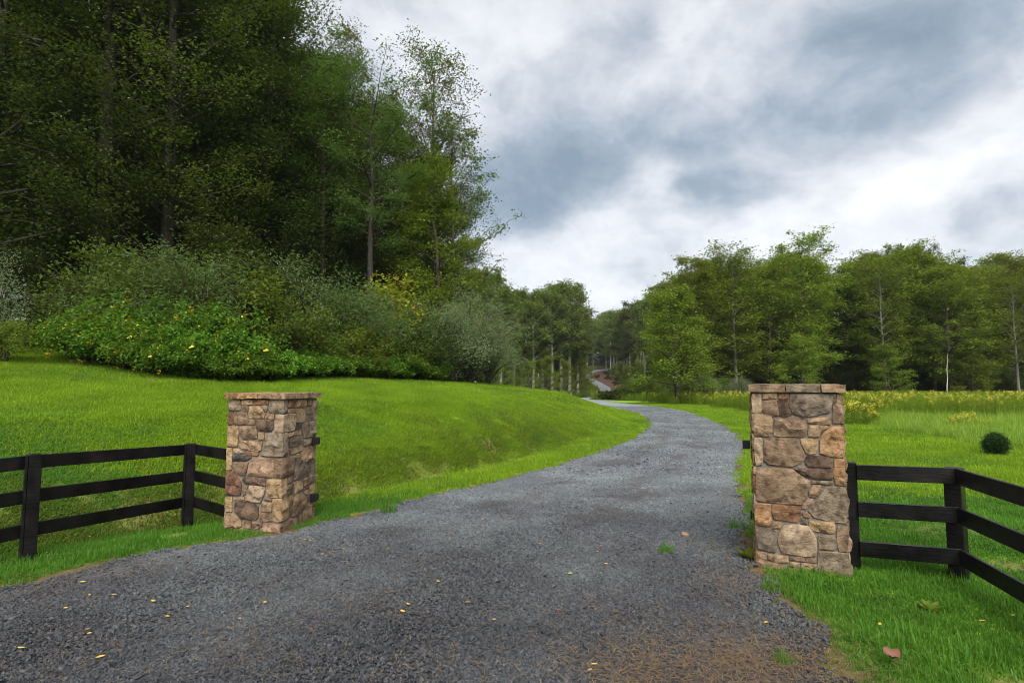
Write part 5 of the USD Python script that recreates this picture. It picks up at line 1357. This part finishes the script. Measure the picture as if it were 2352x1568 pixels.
obj('wall', box(-5.5, 6, 0, 7, -5, 2.9, .02), white, house)
obj('brick_wing', box(-9.5, -5.5, .6, 7, -5, 1.7, .02), brick, house)
obj('roof', cat([gable(-5.9, 6.4, -.5, 7.5, 2.9, 5.6), gable(-9.9, -5.5, .2, 7.4, 1.7, 3.6)]), roofm, house)
obj('chimney', box(2.2, 3.1, -.35, .3, -5, 6.2, .02), brick, house)
for x in (-4.6, -2.4, .2, 4.1):
    w_ = obj('window', box(x, x + 1.1, -.06, -.003, .7, 2.2, .01), white, house)
    obj('pane', box(x + .1, x + 1.0, -.08, -.062, .8, 2.1, .004), glass, w_)
obj('porch_roof', box(-5.2, 1.6, -1.6, -.09, 2.35, 2.6, .02), brick, house)
for x in (-5.0, -2.9, 1.3):
    obj('porch_post', box(x, x + .2, -1.5, -1.3, -5, 2.35, .01), white, house)

# fallen leaves
def leaf_blade(L, W, rng):
    n = 7
    s = np.linspace(0, 1, n)
    w = W / 2 * np.sin(np.pi * np.clip(s * .95 + .05, 0, 1)) ** .8
    curl = rng.uniform(.05, .22) * L
    z = curl * (2 * s - 1) ** 2 * rng.uniform(.3, 1)
    mid = np.c_[s * L - L / 2, 0 * s, z - .002]
    l = np.c_[s * L - L / 2, w, z + w * rng.uniform(.2, .6)]
    r_ = np.c_[s * L - L / 2, -w, z + w * rng.uniform(.2, .6)]
    v = np.vstack([mid, l, r_])
    f = []
    for i in range(n - 1):
        f += [(i, i + 1, n + i + 1), (i, n + i + 1, n + i), (i + 1, i, 2 * n + i), (i + 1, 2 * n + i, 2 * n + i + 1)]
    return v, np.array(f)


leafcols = {'yellow': plain('yellow_fallen_leaf', (.38, .24, .03), .5), 'tan': plain('tan_fallen_leaf', (.27, .16, .07), .6), 'rust': plain('rust_fallen_leaf', (.11, .042, .018), .6), 'lime': plain('greenish_fallen_leaf', (.28, .28, .05), .5)}
rl = np.random.default_rng(71)
fallen = [(352, 1390, 'yellow', 'gravel'), (150, 1406, 'yellow', 'gravel'), (384, 1426, 'yellow', 'gravel'), (430, 1403, 'tan', 'gravel'), (230, 1521, 'yellow', 'gravel'), (48, 1500, 'lime', 'gravel'), (190, 1345, 'lime', 'gravel'), (262, 1375, 'tan', 'gravel'), (205, 1376, 'tan', 'gravel'), (200, 1456, 'tan', 'gravel'), (205, 1465, 'yellow', 'gravel'),
          (608, 1393, 'yellow', 'gravel'), (550, 1431, 'tan', 'gravel'), (640, 1340, 'rust', 'gravel'), (925, 1414, 'yellow', 'gravel'), (938, 1398, 'yellow', 'gravel'), (888, 1370, 'rust', 'gravel'), (905, 1369, 'rust', 'gravel'), (1006, 1344, 'yellow', 'gravel'), (1075, 1393, 'tan', 'gravel'), (1135, 1434, 'tan', 'gravel'),
          (740, 1280, 'tan', 'gravel'), (765, 1275, 'tan', 'gravel'), (700, 1246, 'yellow', 'gravel'), (712, 1249, 'yellow', 'gravel'), (794, 1298, 'tan', 'gravel'), (790, 1268, 'tan', 'gravel'), (1240, 1256, 'tan', 'gravel'), (1392, 1303, 'yellow', 'gravel'), (1372, 1274, 'tan', 'gravel'), (1382, 1261, 'tan', 'gravel'), (1365, 1538, 'yellow', 'gravel'), (1355, 1552, 'tan', 'gravel'), (1364, 1404, 'rust', 'gravel'), (1285, 1412, 'rust', 'gravel'), (1310, 1325, 'lime', 'gravel'),
          (1108, 1198, 'tan', 'gravel'), (1040, 1224, 'rust', 'gravel'), (890, 1268, 'yellow', 'gravel'), (1760, 1440, 'yellow', 'gravel'), (205, 1242, 'yellow', 'grass'), (402, 1192, 'yellow', 'grass'), (520, 1180, 'lime', 'grass'), (2022, 1454, 'yellow', 'grass'), (2330, 1432, 'tan', 'grass'), (2258, 1446, 'yellow', 'grass')]
for px, py, colr, where in fallen:
    p = ground_at(px, py)
    big = 1.25 if (px, py) in ((230, 1521), (48, 1500), (352, 1390), (925, 1414), (938, 1398)) else 1
    t = thing('fallen_leaf', f'{ {"yellow": "yellow", "tan": "tan", "rust": "rusty red", "lime": "greenish yellow"}[colr]} fallen leaf lying on the ' + ('grey gravel of the drive' if where == 'gravel' else 'green grass of the verge'), 'leaf', p + [0, 0, .034 if where == 'gravel' else .06], rl.uniform(-50, 50), group=f'{colr} leaves fallen on the {where}')
    obj('blade', leaf_blade(.040 * big * rl.uniform(.8, 1.2), (.021 * big), rl), leafcols[colr], t, smooth=True)
    v, f = tube(np.array([(-.028 * big, 0, .004), (-.045 * big, .004, .010)]), [.0014, .001], 3)
    obj('stalk', (v, f), leafcols['tan'], t)
p = ground_at(2050, 1536)
t = thing('dry_leaf', 'large crumpled orange-brown dry leaf in the grass at the lower right', 'leaf', p + [0, 0, .07], 60)
v, f = leaf_blade(.12, .085, np.random.default_rng(3))
v[:, 2] += .030 * meshkit.noise(v * 60, 2) + .02 * np.sin(v[:, 0] * 60)
obj('blade', (v, f), leafcols['rust'], t, smooth=True)


def rock(size, seed, squash=.7):
    m = trimesh.creation.icosphere(3, 1.0)
    v = np.array(m.vertices)
    v *= (1 + .45 * (meshkit.fbm(v * 1.6 + seed, 3, seed) - .5))[:, None]
    return v * np.array(size) * np.array([1, 1, squash]), np.array(m.faces)


p = ground_at(1574, 1234)
t = obj('stone', rock((.042, .036, .045), 4), STONE['i'], None, smooth=True)
UsdGeom.Xformable(t).AddTranslateOp().Set(Gf.Vec3d(*map(float, p + [0, 0, .035])))
tag(t, 'single pinkish pebble on the right side of the drive', 'stone')
p = ground_at(348, 876)
t = obj('dirt_mound', rock((.13, .10, .07), 9), STONE['d'], None, smooth=True)
UsdGeom.Xformable(t).AddTranslateOp().Set(Gf.Vec3d(*map(float, p + [0, 0, .02])))
tag(t, 'small brown heap of dirt on the lawn below the hedge', 'dirt heap')
for i, (dx, dy, s) in enumerate(((0, 0, .09), (.2, .05, .07), (-.16, .06, .06), (.38, -.03, .06), (.1, -.1, .05))):
    p = ground_at(166, 833)
    t = obj('pale_rock', rock((s, s * .8, s * .8), 20 + i), STONE['p'], None, smooth=True)
    UsdGeom.Xformable(t).AddTranslateOp().Set(Gf.Vec3d(float(p[0] + dx), float(p[1] + dy), float(p[2] + .04)))
    tag(t, 'small pale rock in the little heap at the left end of the hedge', 'rock', 'pale rocks at the end of the hedge')

# straw and pine needles
straw_mat = leaf_mat('dry_pine_straw', (.12, .078, .040), (.20, .135, .072), (.34, .25, .15), trans=.1)


def straws(n, radius, L, rng):
    r_, a_ = radius * np.sqrt(rng.uniform(0, 1, n)) , rng.uniform(0, 2 * np.pi, n)
    az = rng.uniform(0, 2 * np.pi, n)
    d = np.stack([np.cos(az), np.sin(az), rng.normal(0, .12, n)], 1); s = np.stack([-np.sin(az), np.cos(az), 0 * az], 1)
    c = np.stack([r_ * np.cos(a_), r_ * np.sin(a_), rng.uniform(.004, .022, n)], 1)
    l = (L * rng.uniform(.5, 1.3, n))[:, None]
    w = .0016
    v = np.stack([c - d * l / 2, c + s * w, c + d * l / 2, c - s * w], 1)
    return v.reshape(-1, 3), (np.array([[0, 1, 2], [0, 2, 3]])[None] + 4 * np.arange(n)[:, None, None]).reshape(-1, 3)


rng = np.random.default_rng(81)
protos = [('straw_patch', [('needles', straws(34, .32, .085, rng), straw_mat, False)]) for _ in range(3)] + [('thin_straw', [('needles', straws(16, .25, .09, rng), straw_mat, False)])]
pts, wh = [], []
for px, py, sx, sy, n in ((1680, 1525, 120, 40, 75), (1560, 1560, 120, 20, 40), (1830, 1545, 40, 25, 16), (1640, 1345, 50, 12, 12), (1690, 1330, 40, 14, 9), (1690, 1150, 18, 8, 10), (1700, 1062, 14, 8, 14), (1690, 1085, 16, 7, 8), (1670, 1240, 30, 30, 9), (330, 1310, 30, 6, 7), (150, 1345, 50, 10, 6), (60, 1390, 50, 12, 6), (600, 1252, 60, 4, 6), (800, 1185, 40, 5, 5)):
    for _ in range(n):
        g_ = ground_at(px + 1.35 * rng.normal(0, sx), min(py + 1.35 * rng.normal(0, sy), 1640))
        pts.append(g_); wh.append(rng.integers(0, 3))
for _ in range(120):
    g_ = ground_at(rng.uniform(50, 1700), rng.uniform(1250, 1580)); pts.append(g_); wh.append(3)
pts = np.array(pts)
scatter('pine_straw', 'orange-brown dry pine straw strewn along the right edge of the drive', 'pine straw', protos, pts, normals(pts[:, 0], pts[:, 1]), rng, rng.uniform(.8, 1.2, len(pts)), np.array(wh), lift=.026)
# tufts of grass in the gravel and at the foot of the pillar
tuft = model('grass_tuft_plant')
obj('blades', blades(90, .075, .085, .006, np.random.default_rng(91), .8), NEARG, tuft)
for px, py, s, lab in ((1530, 1272, 1.0, 'small green grass tuft growing in the gravel left of the right pillar'), (893, 1180, 1.5, 'grass tuft in the gravel right of the left pillar'), (1690, 1215, 1.1, 'grass tuft at the gravel edge beside the right pillar'), (1775, 1360, 1.1, 'grass tuft in the gravel below the right pillar'), (1800, 1530, .9, 'grass tuft among the pine straw at the bottom right')):
    p = ground_at(px, py)
    for k in range(1):
        copy_of(tuft, 'grass_tuft', lab, 'grass tuft', p + [0, 0, .015], rl.uniform(0, 360), s)
weed = model('broad_leaf_weed')
rw = np.random.default_rng(95)
az = np.linspace(0, 2 * np.pi, 9)[:-1] + rw.normal(0, .2, 8)
wl = []
for a_ in az:
    v, f = leaf_blade(.12, .06, rw)
    v[:, 0] += .07; tilt_ = rw.uniform(.2, .8)
    v = np.c_[v[:, 0] * math.cos(tilt_) - v[:, 2] * math.sin(tilt_), v[:, 1], v[:, 0] * math.sin(tilt_) + v[:, 2] * math.cos(tilt_)]
    v = np.c_[v[:, 0] * math.cos(a_) - v[:, 1] * math.sin(a_), v[:, 0] * math.sin(a_) + v[:, 1] * math.cos(a_), v[:, 2]]
    wl.append((v, f))
obj('leaves', cat(wl), LEAF['bright'], weed)
for px, py, s, lab in ((1722, 1285, 1.1, 'broad-leaved weed at the left foot of the right pillar'), (1742, 1255, .8, 'smaller broad-leaved weed against the left side of the right pillar'), (2225, 1300, 1.0, 'broad-leaved weed at the foot of the right corner post'), (2140, 1405, .8, 'broad-leaved weed in the grass below the right fence'), (1905, 1330, .7, 'small broad-leaved weed in front of the right pillar')):
    p = ground_at(px, py)
    copy_of(weed, 'broad_weed', lab, 'weed', p + [0, 0, .01], rl.uniform(0, 360), s)

# ------------------------------------------------------------------ air
air = usdkit.material(stage, '/World/Looks/pale_air', {'v': ('principled_volume', {'color': (.86, .91, .97), 'density': .00010, 'anisotropy': .2})}, [], volume='v.volume')
hz_ = obj('haze', trimesh.creation.box(bounds=[(-430, -170, -8), (430, 910, 75)]), air)
tag(hz_, 'thin pale haze in the air of the valley', 'haze', kind='stuff')
